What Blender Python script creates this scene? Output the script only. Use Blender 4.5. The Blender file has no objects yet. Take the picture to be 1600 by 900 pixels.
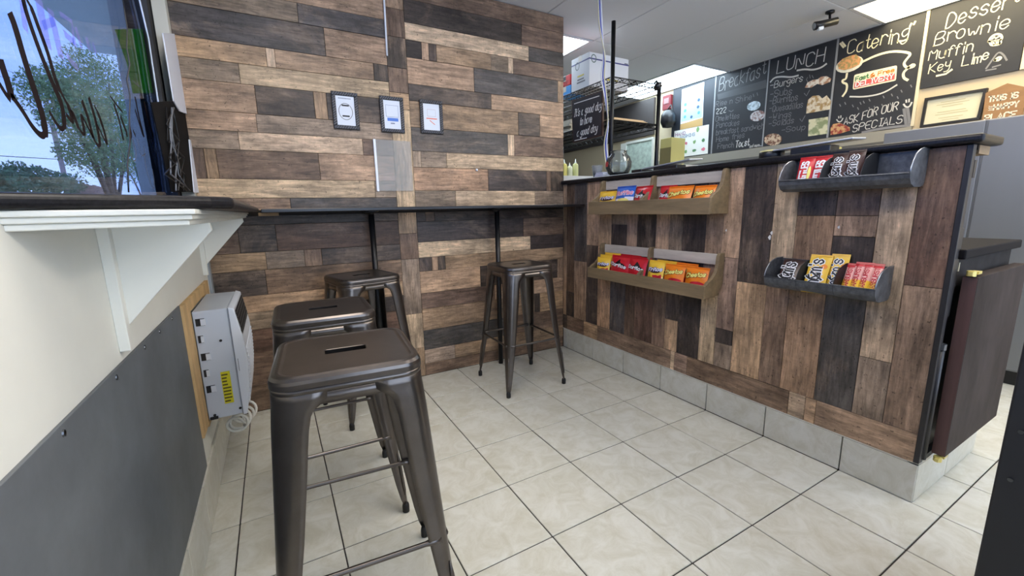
import bpy, bmesh, math, random
from mathutils import Vector, Matrix
S = bpy.context.scene
COL = S.collection
rng = random.Random(7)
# ---------------------------------------------------------------- camera
CAM = Vector((-1.93603, -2.58011, 1.09143)); YAW, PIT, ROL, FPX = .511143, .18542, -.0208666, 656.351
_fw = Vector((math.sin(YAW)*math.cos(PIT), math.cos(YAW)*math.cos(PIT), -math.sin(PIT)))
_rt = Vector((math.cos(YAW), -math.sin(YAW), 0)); _up = _rt.cross(_fw)
_r2 = _rt*math.cos(ROL)+_up*math.sin(ROL); _u2 = _up*math.cos(ROL)-_rt*math.sin(ROL)
cd = bpy.data.cameras.new('camera'); cam = bpy.data.objects.new('camera', cd); COL.objects.link(cam)
cam.matrix_world = Matrix(((_r2.x,_u2.x,-_fw.x,CAM.x),(_r2.y,_u2.y,-_fw.y,CAM.y),(_r2.z,_u2.z,-_fw.z,CAM.z),(0,0,0,1)))
cd.sensor_width = 36; cd.lens = FPX*36/1600; cd.clip_start = .02
S.camera = cam
# ---------------------------------------------------------------- exposure, world
S.view_settings.view_transform = 'Standard'; S.view_settings.look = 'None'
S.view_settings.gamma = 1; S.view_settings.use_curve_mapping = False
S.view_settings.exposure = 0.75
LAMP = 6.6; DAY = 3.6
W = bpy.data.worlds.new('world'); S.world = W; W.use_nodes = True
nt = W.node_tree; nt.nodes.clear()
def N(t, kind, **kw):
    n = t.nodes.new(kind)
    for k, v in kw.items(): setattr(n, k, v)
    return n
wo = N(nt,'ShaderNodeOutputWorld'); bg = N(nt,'ShaderNodeBackground'); tc = N(nt,'ShaderNodeTexCoord')
mp = N(nt,'ShaderNodeMapping'); mp.inputs['Scale'].default_value = (1.4,1.4,3.2)
no = N(nt,'ShaderNodeTexNoise'); no.inputs['Scale'].default_value = 2.1; no.inputs['Detail'].default_value = 6
cr = N(nt,'ShaderNodeValToRGB'); cr.color_ramp.elements[0].position = .46; cr.color_ramp.elements[1].position = .66
cr.color_ramp.elements[0].color = (.46,.58,.86,1); cr.color_ramp.elements[1].color = (.88,.90,.95,1)
L = nt.links
L.new(tc.outputs['Generated'], mp.inputs[0]); L.new(mp.outputs[0], no.inputs['Vector']); L.new(no.outputs['Fac'], cr.inputs[0])
L.new(cr.outputs[0], bg.inputs[0]); bg.inputs[1].default_value = DAY; L.new(bg.outputs[0], wo.inputs[0])
sun_d = bpy.data.lights.new('sun','SUN'); sun_d.energy = 2.6; sun_d.angle = .2
sun = bpy.data.objects.new('sun', sun_d); COL.objects.link(sun); sun.rotation_euler = (math.radians(50), 0, math.radians(150))
# ---------------------------------------------------------------- helpers
def px(u, v, ax, val):
    "point where the sight line of the photo's pixel meets the plane axis = val (used to measure real surfaces)"
    d = _fw + _r2*((u-800)/FPX) + _u2*((450-v)/FPX)
    return CAM + d*((val-CAM[ax])/d[ax])
def lin(r, g, b):
    f = lambda c: (c/255/12.92) if c/255 <= .04045 else ((c/255+.055)/1.055)**2.4
    return (f(r), f(g), f(b), 1)
_M = {}
def mat(name, rgb=(200,200,200), rough=.5, metal=0, noise=None, spec=.5, emit=None, es=1, alpha=None, bump=None, coat=0, trans=0):
    "plain procedural material; noise = (scale, amount, stretch) mottles the colour"
    if name in _M: return _M[name]
    m = bpy.data.materials.new(name); m.use_nodes = True; t = m.node_tree; b = t.nodes['Principled BSDF']
    b.inputs['Base Color'].default_value = lin(*rgb); b.inputs['Roughness'].default_value = rough
    b.inputs['Metallic'].default_value = metal; b.inputs['Specular IOR Level'].default_value = spec
    if coat: b.inputs['Coat Weight'].default_value = coat; b.inputs['Coat Roughness'].default_value = .1
    if trans: b.inputs['Transmission Weight'].default_value = trans
    if emit: b.inputs['Emission Color'].default_value = lin(*emit); b.inputs['Emission Strength'].default_value = es
    if noise:
        sc, am, st = noise
        tc = N(t,'ShaderNodeTexCoord'); mp = N(t,'ShaderNodeMapping'); mp.inputs['Scale'].default_value = st
        nz = N(t,'ShaderNodeTexNoise'); nz.inputs['Scale'].default_value = sc; nz.inputs['Detail'].default_value = 5; nz.inputs['Roughness'].default_value = .65
        mr = N(t,'ShaderNodeMapRange'); mr.inputs[1].default_value = .25; mr.inputs[2].default_value = .75
        mr.inputs[3].default_value = 1-am; mr.inputs[4].default_value = 1+am
        mx = N(t,'ShaderNodeMix', data_type='RGBA', blend_type='MULTIPLY'); mx.inputs[0].default_value = 1
        mx.inputs[6].default_value = lin(*rgb)
        t.links.new(tc.outputs['Object'], mp.inputs[0]); t.links.new(mp.outputs[0], nz.inputs['Vector'])
        t.links.new(nz.outputs['Fac'], mr.inputs[0]); t.links.new(mr.outputs[0], mx.inputs[7]); t.links.new(mx.outputs[2], b.inputs['Base Color'])
        if bump:
            bp = N(t,'ShaderNodeBump'); bp.inputs['Strength'].default_value = bump; bp.inputs['Distance'].default_value = .004
            t.links.new(nz.outputs['Fac'], bp.inputs['Height']); t.links.new(bp.outputs[0], b.inputs['Normal'])
    _M[name] = m; return m
def glass(name, tint=(235,245,245), refl=.5, base=0.0, bcol=(200,210,225)):
    "thin pane: clear, with fresnel reflection and optional film"
    if name in _M: return _M[name]
    m = bpy.data.materials.new(name); m.use_nodes = True; t = m.node_tree; t.nodes.clear()
    o = N(t,'ShaderNodeOutputMaterial'); tr = N(t,'ShaderNodeBsdfTransparent'); tr.inputs[0].default_value = lin(*tint)
    gl = N(t,'ShaderNodeBsdfGlossy'); gl.inputs['Roughness'].default_value = .02
    fr = N(t,'ShaderNodeFresnel'); fr.inputs[0].default_value = 1.45
    mu = N(t,'ShaderNodeMath', operation='MULTIPLY'); mu.inputs[1].default_value = refl
    mx = N(t,'ShaderNodeMixShader'); t.links.new(fr.outputs[0], mu.inputs[0]); t.links.new(mu.outputs[0], mx.inputs[0])
    t.links.new(tr.outputs[0], mx.inputs[1]); t.links.new(gl.outputs[0], mx.inputs[2])
    out = mx
    if base:
        df = N(t,'ShaderNodeBsdfDiffuse'); df.inputs[0].default_value = lin(*bcol)
        m2 = N(t,'ShaderNodeMixShader'); m2.inputs[0].default_value = base
        t.links.new(mx.outputs[0], m2.inputs[1]); t.links.new(df.outputs[0], m2.inputs[2]); out = m2
    t.links.new(out.outputs[0], o.inputs[0]); _M[name] = m; return m
def wood(name='wood_print', along='X'):
    "weathered board: tone from the object's own colour, grain along the board, knots and dark blotches"
    if name in _M: return _M[name]
    m = bpy.data.materials.new(name); m.use_nodes = True; t = m.node_tree; b = t.nodes['Principled BSDF']; lk = t.links.new
    oi = N(t,'ShaderNodeObjectInfo'); tc = N(t,'ShaderNodeTexCoord')
    sc = N(t,'ShaderNodeVectorMath', operation='SCALE'); cx = N(t,'ShaderNodeCombineXYZ')
    mu = N(t,'ShaderNodeMath', operation='MULTIPLY'); mu.inputs[1].default_value = 173.0
    lk(oi.outputs['Random'], mu.inputs[0]); lk(mu.outputs[0], cx.inputs[0]); lk(mu.outputs[0], cx.inputs[2])
    ad = N(t,'ShaderNodeVectorMath', operation='ADD'); lk(tc.outputs['Object'], ad.inputs[0]); lk(cx.outputs[0], ad.inputs[1])
    def noise(scale, stretch, det=6, rough=.65, dist=0):
        mp = N(t,'ShaderNodeMapping'); mp.inputs['Scale'].default_value = stretch; lk(ad.outputs[0], mp.inputs[0])
        n = N(t,'ShaderNodeTexNoise'); n.inputs['Scale'].default_value = scale; n.inputs['Detail'].default_value = det
        n.inputs['Roughness'].default_value = rough; n.inputs['Distortion'].default_value = dist; lk(mp.outputs[0], n.inputs['Vector']); return n.outputs['Fac']
    def rng_(f, a, b2, c, d):
        r = N(t,'ShaderNodeMapRange'); r.inputs[1].default_value = a; r.inputs[2].default_value = b2; r.inputs[3].default_value = c; r.inputs[4].default_value = d
        lk(f, r.inputs[0]); return r.outputs[0]
    def mul(a, b2):
        x = N(t,'ShaderNodeMath', operation='MULTIPLY'); lk(a, x.inputs[0]); lk(b2, x.inputs[1]); return x.outputs[0]
    st = (.09,1,1)
    grain = rng_(noise(80, st, 5, .75, .6), .3, .7, .55, 1.36)
    wide = rng_(noise(18, (.14,1,1), 5, .65, 2.2), .3, .7, .62, 1.34)
    blot = rng_(noise(6, (.55,1,1), 7, .72), .34, .62, .48, 1.22)
    spk = rng_(noise(105, (.8,1,1), 2, .5), .675, .72, 1.0, .40)
    knot = rng_(noise(9, (.75,1.4,1.4), 2, .5), .68, .78, 1.0, .45)
    saw = rng_(noise(70, (1,.25,.25), 3, .6), .3, .7, .92, 1.08)
    f = mul(mul(mul(mul(mul(grain, wide), blot), spk), knot), saw)
    pm = N(t,'ShaderNodeMix', data_type='RGBA'); pm.inputs[7].default_value = lin(168,142,118)
    lk(rng_(noise(4.5, (.5,1,1), 6, .7, .8), .50, .72, 0, .55), pm.inputs[0]); lk(oi.outputs['Color'], pm.inputs[6])
    dk2 = N(t,'ShaderNodeMix', data_type='RGBA'); dk2.inputs[7].default_value = lin(84,72,66)
    lk(rng_(noise(5.2, (.45,1.2,1.2), 7, .75, .5), .54, .74, 0, .60), dk2.inputs[0]); lk(pm.outputs[2], dk2.inputs[6])
    mx = N(t,'ShaderNodeMix', data_type='RGBA', blend_type='MULTIPLY'); mx.inputs[0].default_value = 1
    lk(dk2.outputs[2], mx.inputs[6]); lk(f, mx.inputs[7])
    lk(mx.outputs[2], b.inputs['Base Color'])
    b.inputs['Roughness'].default_value = .42; b.inputs['Specular IOR Level'].default_value = .35
    bp = N(t,'ShaderNodeBump'); bp.inputs['Strength'].default_value = .35; bp.inputs['Distance'].default_value = .002
    lk(grain, bp.inputs['Height']); lk(bp.outputs[0], b.inputs['Normal'])
    _M[name] = m; return m
class MB:
    "collects shapes into one mesh"
    def __init__(s): s.v=[]; s.f=[]; s.m=[]
    def add(s, vs, fs, mi=0):
        o=len(s.v); s.v += [tuple(p) for p in vs]; s.f += [tuple(i+o for i in q) for q in fs]; s.m += [mi]*len(fs); return s
    def box(s, x0,x1,y0,y1,z0,z1, mi=0, M=None):
        vs=[Vector((x,y,z)) for z in (z0,z1) for y in (y0,y1) for x in (x0,x1)]
        if M: vs=[M@p for p in vs]
        return s.add(vs, [(0,2,3,1),(4,5,7,6),(0,1,5,4),(2,6,7,3),(0,4,6,2),(1,3,7,5)], mi)
    def prism(s, poly, ax, a, b, mi=0):
        "polygon in the two other axes (in order), swept along ax from a to b"
        def P(p,h):
            q=list(p); q.insert(ax,h); return q
        n=len(poly); vs=[P(p,a) for p in poly]+[P(p,b) for p in poly]
        return s.add(vs, [tuple(range(n-1,-1,-1)), tuple(range(n,2*n))]+[(i,(i+1)%n,n+(i+1)%n,n+i) for i in range(n)], mi)
    def tube(s, path, r, n=8, mi=0, cap=True, closed=False):
        P=[Vector(p) for p in path]; R=r if isinstance(r,(list,tuple)) else [r]*len(P); k=len(P); vs=[]; t0=None
        for i,p in enumerate(P):
            a=P[(i-1)%k] if (closed or i>0) else p; b=P[(i+1)%k] if (closed or i<k-1) else p
            t=(b-a).normalized()
            if t0 is None:
                u=t.orthogonal().normalized()
            else:
                u=(u-t*u.dot(t)); u=u.normalized() if u.length>1e-6 else t.orthogonal().normalized()
            t0=t; w=t.cross(u)
            vs+=[p+(u*math.cos(2*math.pi*j/n)+w*math.sin(2*math.pi*j/n))*R[i] for j in range(n)]
        fs=[]
        for i in range(k if closed else k-1):
            a=i*n; b=((i+1)%k)*n
            fs+=[(a+j,a+(j+1)%n,b+(j+1)%n,b+j) for j in range(n)]
        if cap and not closed: fs+=[tuple(range(n-1,-1,-1)), tuple((k-1)*n+j for j in range(n))]
        return s.add(vs,fs,mi)
    def lathe(s, prof, c=(0,0,0), n=20, mi=0):
        "profile of (radius, height) about the z axis"
        vs=[(c[0]+r*math.cos(2*math.pi*j/n), c[1]+r*math.sin(2*math.pi*j/n), c[2]+h) for r,h in prof for j in range(n)]
        fs=[(i*n+j,i*n+(j+1)%n,(i+1)*n+(j+1)%n,(i+1)*n+j) for i in range(len(prof)-1) for j in range(n)]
        if prof[0][0]>1e-6: fs.append(tuple(range(n-1,-1,-1)))
        if prof[-1][0]>1e-6: fs.append(tuple((len(prof)-1)*n+j for j in range(n)))
        return s.add(vs,fs,mi)
    def build(s, name, mats, parent=None, smooth=False, bevel=0, seg=2, loc=None, rot=None, solid=0):
        me=bpy.data.meshes.new(name); me.from_pydata(s.v,[],s.f)
        for m in (mats if isinstance(mats,(list,tuple)) else [mats]): me.materials.append(m)
        me.polygons.foreach_set('material_index', s.m)
        if smooth: me.polygons.foreach_set('use_smooth',[True]*len(me.polygons))
        me.update(); me.validate()
        bm=bmesh.new(); bm.from_mesh(me); bmesh.ops.recalc_face_normals(bm, faces=bm.faces); bm.to_mesh(me); bm.free()
        o=bpy.data.objects.new(name,me); COL.objects.link(o)
        if parent: o.parent=parent
        if loc: o.location=loc
        if rot: o.rotation_euler=rot
        if solid: md=o.modifiers.new('solid','SOLIDIFY'); md.thickness=solid; md.offset=-1
        if bevel: md=o.modifiers.new('bevel','BEVEL'); md.width=bevel; md.segments=seg; md.limit_method='ANGLE'
        return o
def thing(name, label, cat, loc=(0,0,0), rz=0, group=None):
    o=bpy.data.objects.new(name,None); COL.objects.link(o); o.location=loc; o.rotation_euler=(0,0,rz); o.empty_display_size=.05
    o['label']=label; o['category']=cat
    if group: o['group']=group
    return o
def tag(o, label, cat, group=None):
    o['label']=label; o['category']=cat
    if group: o['group']=group
    return o
def struct(o): o['kind']='structure'; return o
def sempty(name):
    o=bpy.data.objects.new(name,None); COL.objects.link(o); o['kind']='structure'; return o
# single-stroke hand lettering: x 0-4, y 0-8, baseline 2
G={'A':'022842 1434','B':'020838473505 3544433202','C':'4738180703123243','D':'02082846442202','E':'48080242 0535','F':'480802 0535','G':'47381807031232434525',
'H':'0208 4248 0545','I':'2228 1838 1232','K':'0208 480542','L':'080242','M':'0208254842','N':'02084248','O':'183847433212030718','P':'02083847463505','R':'02083847463505 2542','Q':'183847433212030718 2442',
'S':'473818070615354443321203','T':'0848 2822','U':'080312324348','V':'082248','W':'0812263248','Y':'082548 2522','Z':'08480242',
'a':'3616050312223336 3632','b':'0802 0516263533221203','c':'3526160503122233','d':'3832 3526160503122233','e':'04343526160503122233','f':'37281712 0626','g':'36160504132334 3631201001',
'h':'0802 0516263532','i':'1612 1718','k':'0802 360432','l':'1812','m':'0602 05162522 25364542','n':'0602 0516263532','o':'160503122233352616','p':'0600 0516263533221203','q':'3630 3526160503122233',
'r':'0602 05162635','s':'35261605142433221203','t':'18132233 0626','u':'060312223336 3632','v':'061236','w':'0612253246','x':'0632 3602','y':'0604132334 36312000','z':'06360232',
'0':'183847433212030718','1':'072822','2':'07183847460242','&':'420617283706031232450 1'.replace(' ',''),'-':'0535','.':'1213','*':'1424','\'':'1817','"':'0806 2826',' ':'',')':'','6':'','!':'2824 2322'}
NARROW={'i':2.2,'l':2.2,'I':3.6,'.':2.2,'\'':2,' ':3,'1':3.2,'t':3.4,'f':3.4,'r':3.2,'m':4.8,'w':4.8,'*':3}
def adv(c): return NARROW.get(c, 5.2 if c.isupper() or c.isdigit() else 4.3)
def strokes(s, jit=0, seed=1):
    r=random.Random(seed); x=0; out=[]
    for c in s:
        dy=r.uniform(-jit,jit)
        for st in G.get(c,'').split():
            out.append([(x+int(st[i])+r.uniform(-jit,jit)*.3, int(st[i+1])-2+dy+r.uniform(-jit,jit)*.3) for i in range(0,len(st)-1,2)])
        x+=adv(c)
    return out, max(x-1.2,1)
def smooth2(p):
    if len(p)<4: return p
    q=[p[0]]
    for i in range(len(p)-1):
        a,b=Vector(p[i]),Vector(p[i+1]); q+= [tuple(a*.75+b*.25), tuple(a*.25+b*.75)]
    return q+[p[-1]]
def ribbon(mb, pts, w, f, mi=0):
    "flat stroke of width w along 2-D points, mapped to space by f(x, y)"
    V=[Vector(p) for p in pts]; L=[]; R=[]
    for i,p in enumerate(V):
        a=V[max(i-1,0)]; b=V[min(i+1,len(V)-1)]; t=(b-a)
        t=t.normalized() if t.length>1e-9 else Vector((1,0)); n=Vector((-t.y,t.x))*w/2
        e=t*w*.4 if i in (0,len(V)-1) else Vector((0,0))
        if i==0: e=-e
        L.append(f(*(p+n+e))); R.append(f(*(p-n+e)))
    k=len(V); mb.add(L+R, [(i,i+1,k+i+1,k+i) for i in range(k-1)], mi)
def write(mb, s, f, x0, y0, h, width=None, w=.12, jit=.25, seed=1, slant=0, rise=0, mi=0, rnd=False):
    "lettering of cap height h at (x0, y0) on a surface f(x, y); fitted to width if given; w = stroke width / h"
    st,tw=strokes(s,jit,seed); k=h/6.0; kx=(width/tw) if width else k
    for p in st:
        q=[(x0+x*kx+slant*y*k, y0+y*k+rise*x*kx) for x,y in p]
        ribbon(mb, smooth2(q) if rnd else q, w*h, f, mi)
def face(o, r, n, off=.001):
    "surface map: origin o, right r, up z, normal n"
    o=Vector(o); r=Vector(r); n=Vector(n)
    return lambda x,y: o+r*x+Vector((0,0,y))+n*off

# ================================================================ STRUCTURE
T = .311
CEIL = 2.41
XL, XR, YB, YF, YK = -2.245, 2.26, .05, -3.6, 3.4
grout = mat('grout',(52,48,45),.9); tilem = mat('cream_tile',(205,200,186),.32,noise=(3.2,.13,(1,1.6,1)),spec=.4)
def marble(name, rgb, rgb2, rough):
    m = mat(name, rgb, rough); t=m.node_tree; b=t.nodes['Principled BSDF']; lk=t.links.new
    tc=N(t,'ShaderNodeTexCoord'); oi=N(t,'ShaderNodeObjectInfo'); cx=N(t,'ShaderNodeCombineXYZ'); mu=N(t,'ShaderNodeMath',operation='MULTIPLY'); mu.inputs[1].default_value=91
    lk(oi.outputs['Random'],mu.inputs[0]); lk(mu.outputs[0],cx.inputs[0]); lk(mu.outputs[0],cx.inputs[1])
    ad=N(t,'ShaderNodeVectorMath',operation='ADD'); lk(tc.outputs['Object'],ad.inputs[0]); lk(cx.outputs[0],ad.inputs[1])
    nz=N(t,'ShaderNodeTexNoise'); nz.inputs['Scale'].default_value=11; nz.inputs['Detail'].default_value=8; nz.inputs['Roughness'].default_value=.7; nz.inputs['Distortion'].default_value=.9
    lk(ad.outputs[0],nz.inputs['Vector']); cr=N(t,'ShaderNodeValToRGB'); e=cr.color_ramp.elements
    e[0].position=.36; e[0].color=lin(*rgb2); e[1].position=.62; e[1].color=lin(*rgb); lk(nz.outputs['Fac'],cr.inputs[0]); lk(cr.outputs[0],b.inputs['Base Color'])
    return m
tilem = marble('cream_floor_tile',(208,207,197),(190,187,171),.3)
floor = struct(MB().box(XL-.2,XR,YF,YK,-.06,-.003).build('floor', grout))
_tc={}
def tile(x0,x1,y0,y1,z0,z1,name,parent,m,axis=2,g=.0022,ch=.0014):
    "one tile with a worn edge; axis = the way it faces"
    sx,sy,sz=(x1-x0)/2-(g if axis!=0 else 0),(y1-y0)/2-(g if axis!=1 else 0),(z1-z0)/2-(g if axis!=2 else 0)
    k=(round(sx,4),round(sy,4),round(sz,4),axis,m.name)
    if k not in _tc:
        mb=MB().box(-sx,sx,-sy,sy,-sz,sz); me=mb.build(name,m,bevel=0)
        bm=bmesh.new(); bm.from_mesh(me.data); bmesh.ops.bevel(bm,geom=bm.edges[:],offset=ch,segments=1,affect='EDGES'); bm.to_mesh(me.data); bm.free()
        _tc[k]=me.data; o=me
    else:
        o=bpy.data.objects.new(name,_tc[k]); COL.objects.link(o)
    o.location=((x0+x1)/2,(y0+y1)/2,(z0+z1)/2); o.parent=parent; return o
xs=[XL]+[T*v for v in (-6.92,-5.93,-4.935,-3.935,-2.935,-1.935,-.935,0)]
ys=[YB,0]+[-T*k for k in range(1,12)]+[YF]
for i in range(len(xs)-1):
    for j in range(len(ys)-1): tile(xs[i],xs[i+1],ys[j+1],ys[j],-.012,rng.uniform(-.0006,.0006),'tile',floor,tilem)
xk=[0,T,2*T,3*T,4*T,5*T,6*T,7*T,XR]
for i in range(len(xk)-1):
    for j in range(5,len(ys)-1):
        if xk[i+1]<.7 and ys[j]>-1.8: continue
        tile(xk[i],xk[i+1],ys[j+1],ys[j],-.012,rng.uniform(-.0006,.0006),'tile',floor,tilem)
# ceiling: lay-in tiles and light troffers
ctile = mat('ceiling_tile',(232,230,230),.8,noise=(300,.05,(1,1,1))); dark = mat('ceiling_backing',(60,60,60),.9)  # dark grey backing shows in the joints between tiles
ceil = struct(MB().box(XL-.2,XR+.2,YF-.1,YK,CEIL+.03,CEIL+.1).build('ceiling', dark))
gx=[XL-.05]+[-.13+.61*k for k in range(-3,4)]+[XR]; gy=[YF,-3.37,-2.15,-.93,.29,1.51,2.73,YK]
LIT={(4,4):(225,240,255),(7,4):(215,238,255),(7,2):(255,236,190),(1,2):(255,246,235),(3,1):(255,246,235),(5,1):(255,246,235),(5,2):(255,246,235)}  # panels over seating and counter end are unseen, added to light the room
fr_m = mat('white_metal',(225,225,225),.4)
for i in range(len(gx)-1):
    for j in range(len(gy)-1):
        if (i,j) in LIT:
            c=LIT[(i,j)]; x0,x1,y0,y1=gx[i]+.01,gx[i+1]-.01,gy[j]+.01,gy[j+1]-.01
            where={(4,4):'ceiling light panel showing past the edge of the plank partition',(7,4):'cool white ceiling light panel above the breakfast menu board',(7,2):'warm ceiling light panel above the catering and dessert boards',
                   (1,2):'added unseen ceiling light panel above the bar stools by the window',(3,1):'added unseen ceiling light panel near the shop front, over the seating',(5,1):'added unseen ceiling light panel near the shop front, by the counter end',(5,2):'added unseen ceiling light panel above the counter end'}[(i,j)]
            t=thing('ceiling_light',where,'ceiling light',((x0+x1)/2,(y0+y1)/2,CEIL),0,'ceiling light panels')
            a,b=(x1-x0)/2,(y1-y0)/2
            f=MB()
            for q in ((-a,a,-b,-b+.02),(-a,a,b-.02,b),(-a,-a+.02,-b+.02,b-.02),(a-.02,a,-b+.02,b-.02)): f.box(*q,-.004,.02)
            f.build('frame',fr_m,t)
            MB().box(-a+.02,a-.02,-b+.02,b-.02,-.012 if j<3 and i<7 else .002,.012).build('diffuser',mat('diffuser_%d%d'%(i,j),(240,240,240),.6,emit=c,es=LAMP),t)  # added panels drop lower so their sides brighten the ceiling
        else: tile(gx[i],gx[i+1],gy[j],gy[j+1],CEIL,CEIL+.02,'ceiling_tile',ceil,ctile,g=.003,ch=.003)
# walls
paint = mat('cream_paint',(226,225,215),.6,noise=(2.5,.05,(1,1,1))); greypanel = mat('grey_panel',(98,102,106),.55,noise=(5,.26,(1,1,1)))
tan = mat('tan_wall',(205,188,156),.7); whitew = mat('white_wall',(222,220,214),.7)
wl = struct(MB().box(XL-.2,XL,YF,.0,0,1.1032).box(XL-.2,XL,-.012,.2,0,CEIL).box(XL-.2,XL,YF,YF+.1,1.1032,CEIL).build('wall_left',paint))
struct(MB().box(XL-.2,XL,.2,YK,0,CEIL).build('wall_kitchen_left',whitew))
wr = struct(MB().box(XR,XR+.1,YF,YK,0,CEIL).build('wall_right',tan))
struct(MB().box(XL,XR,YK,YK+.1,0,CEIL).build('wall_kitchen_back',mat('grey_wall',(120,118,116),.7)))
wf = struct(MB().box(XL,-1.9,YF-.1,YF,0,CEIL).box(1.9,XR,YF-.1,YF,0,CEIL).box(-1.9,1.9,YF-.1,YF,0,.5).box(-1.9,1.9,YF-.1,YF,2.25,CEIL).build('wall_front',whitew))
# window in the left wall and the shop front
clear = glass('window_glass',(238,243,245),.55); film = glass('tinted_window_film',(170,184,208),.4)  # film tint deepened to hold the view down under brighter daylight
w1 = sempty('window_1')
MB().box(XL-.045,XL-.04,YF+.1,-.30,1.128,CEIL).build('pane',film,w1)
blackm = mat('black_frame',(28,28,30),.4)
fm=MB(); fm.box(XL-.07,XL-.02,-.32,-.27,1.128,CEIL); fm.box(XL-.07,XL-.02,YF+.1,-.32,CEIL-.03,CEIL)
fm.build('frame',mat('grey_frame',(40,40,42),.7),w1)
MB().box(XL-.1,XL-.05,-.27,-.013,1.128,CEIL).build('blind_panel',mat('dark_blind',(9,10,13),.85,spec=.2),w1)
w2 = sempty('window_2')
MB().box(-1.9,1.9,YF-.06,YF-.055,.5,2.25).build('pane',clear,w2)
# partition of printed plank panels
TONE={'L':(210,182,149),'T':(178,147,117),'O':(172,138,110),'B':(122,99,82),'G':(153,133,114),'D':(76,66,60),'K':(88,82,79),'R':(112,86,71),'P':(164,136,114)}
wm = wood()
core = mat('partition_core',(40,34,30),.8)
wb = struct(MB().box(XL-.05,-.002,YB+.005,YB+.09,0,CEIL-.004).build('wall_back',core))
def plank_mesh(l,h,d=.0045,c=.0012,g=.0008):
    l=l/2-g; h=h/2-g
    v=[(-l,0,-h),(l,0,-h),(l,0,h),(-l,0,h)]; w=[(-l,-d+c,-h),(l,-d+c,-h),(l,-d+c,h),(-l,-d+c,h)]; x=[(-l+c,-d,-h+c),(l-c,-d,-h+c),(l-c,-d,h-c),(-l+c,-d,h-c)]
    f=[(8,9,10,11)]+[(i,(i+1)%4,4+(i+1)%4,4+i) for i in range(4)]+[(4+i,4+(i+1)%4,8+(i+1)%4,8+i) for i in range(4)]
    m=MB(); m.add(v+w+x,f); return m
def tone(o,c):
    r,g,b=TONE[c]; k=rng.uniform(.9,1.1); o.color=lin(min(255,r*k),min(255,g*k),min(255,b*k*rng.uniform(.97,1.03)))
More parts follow.
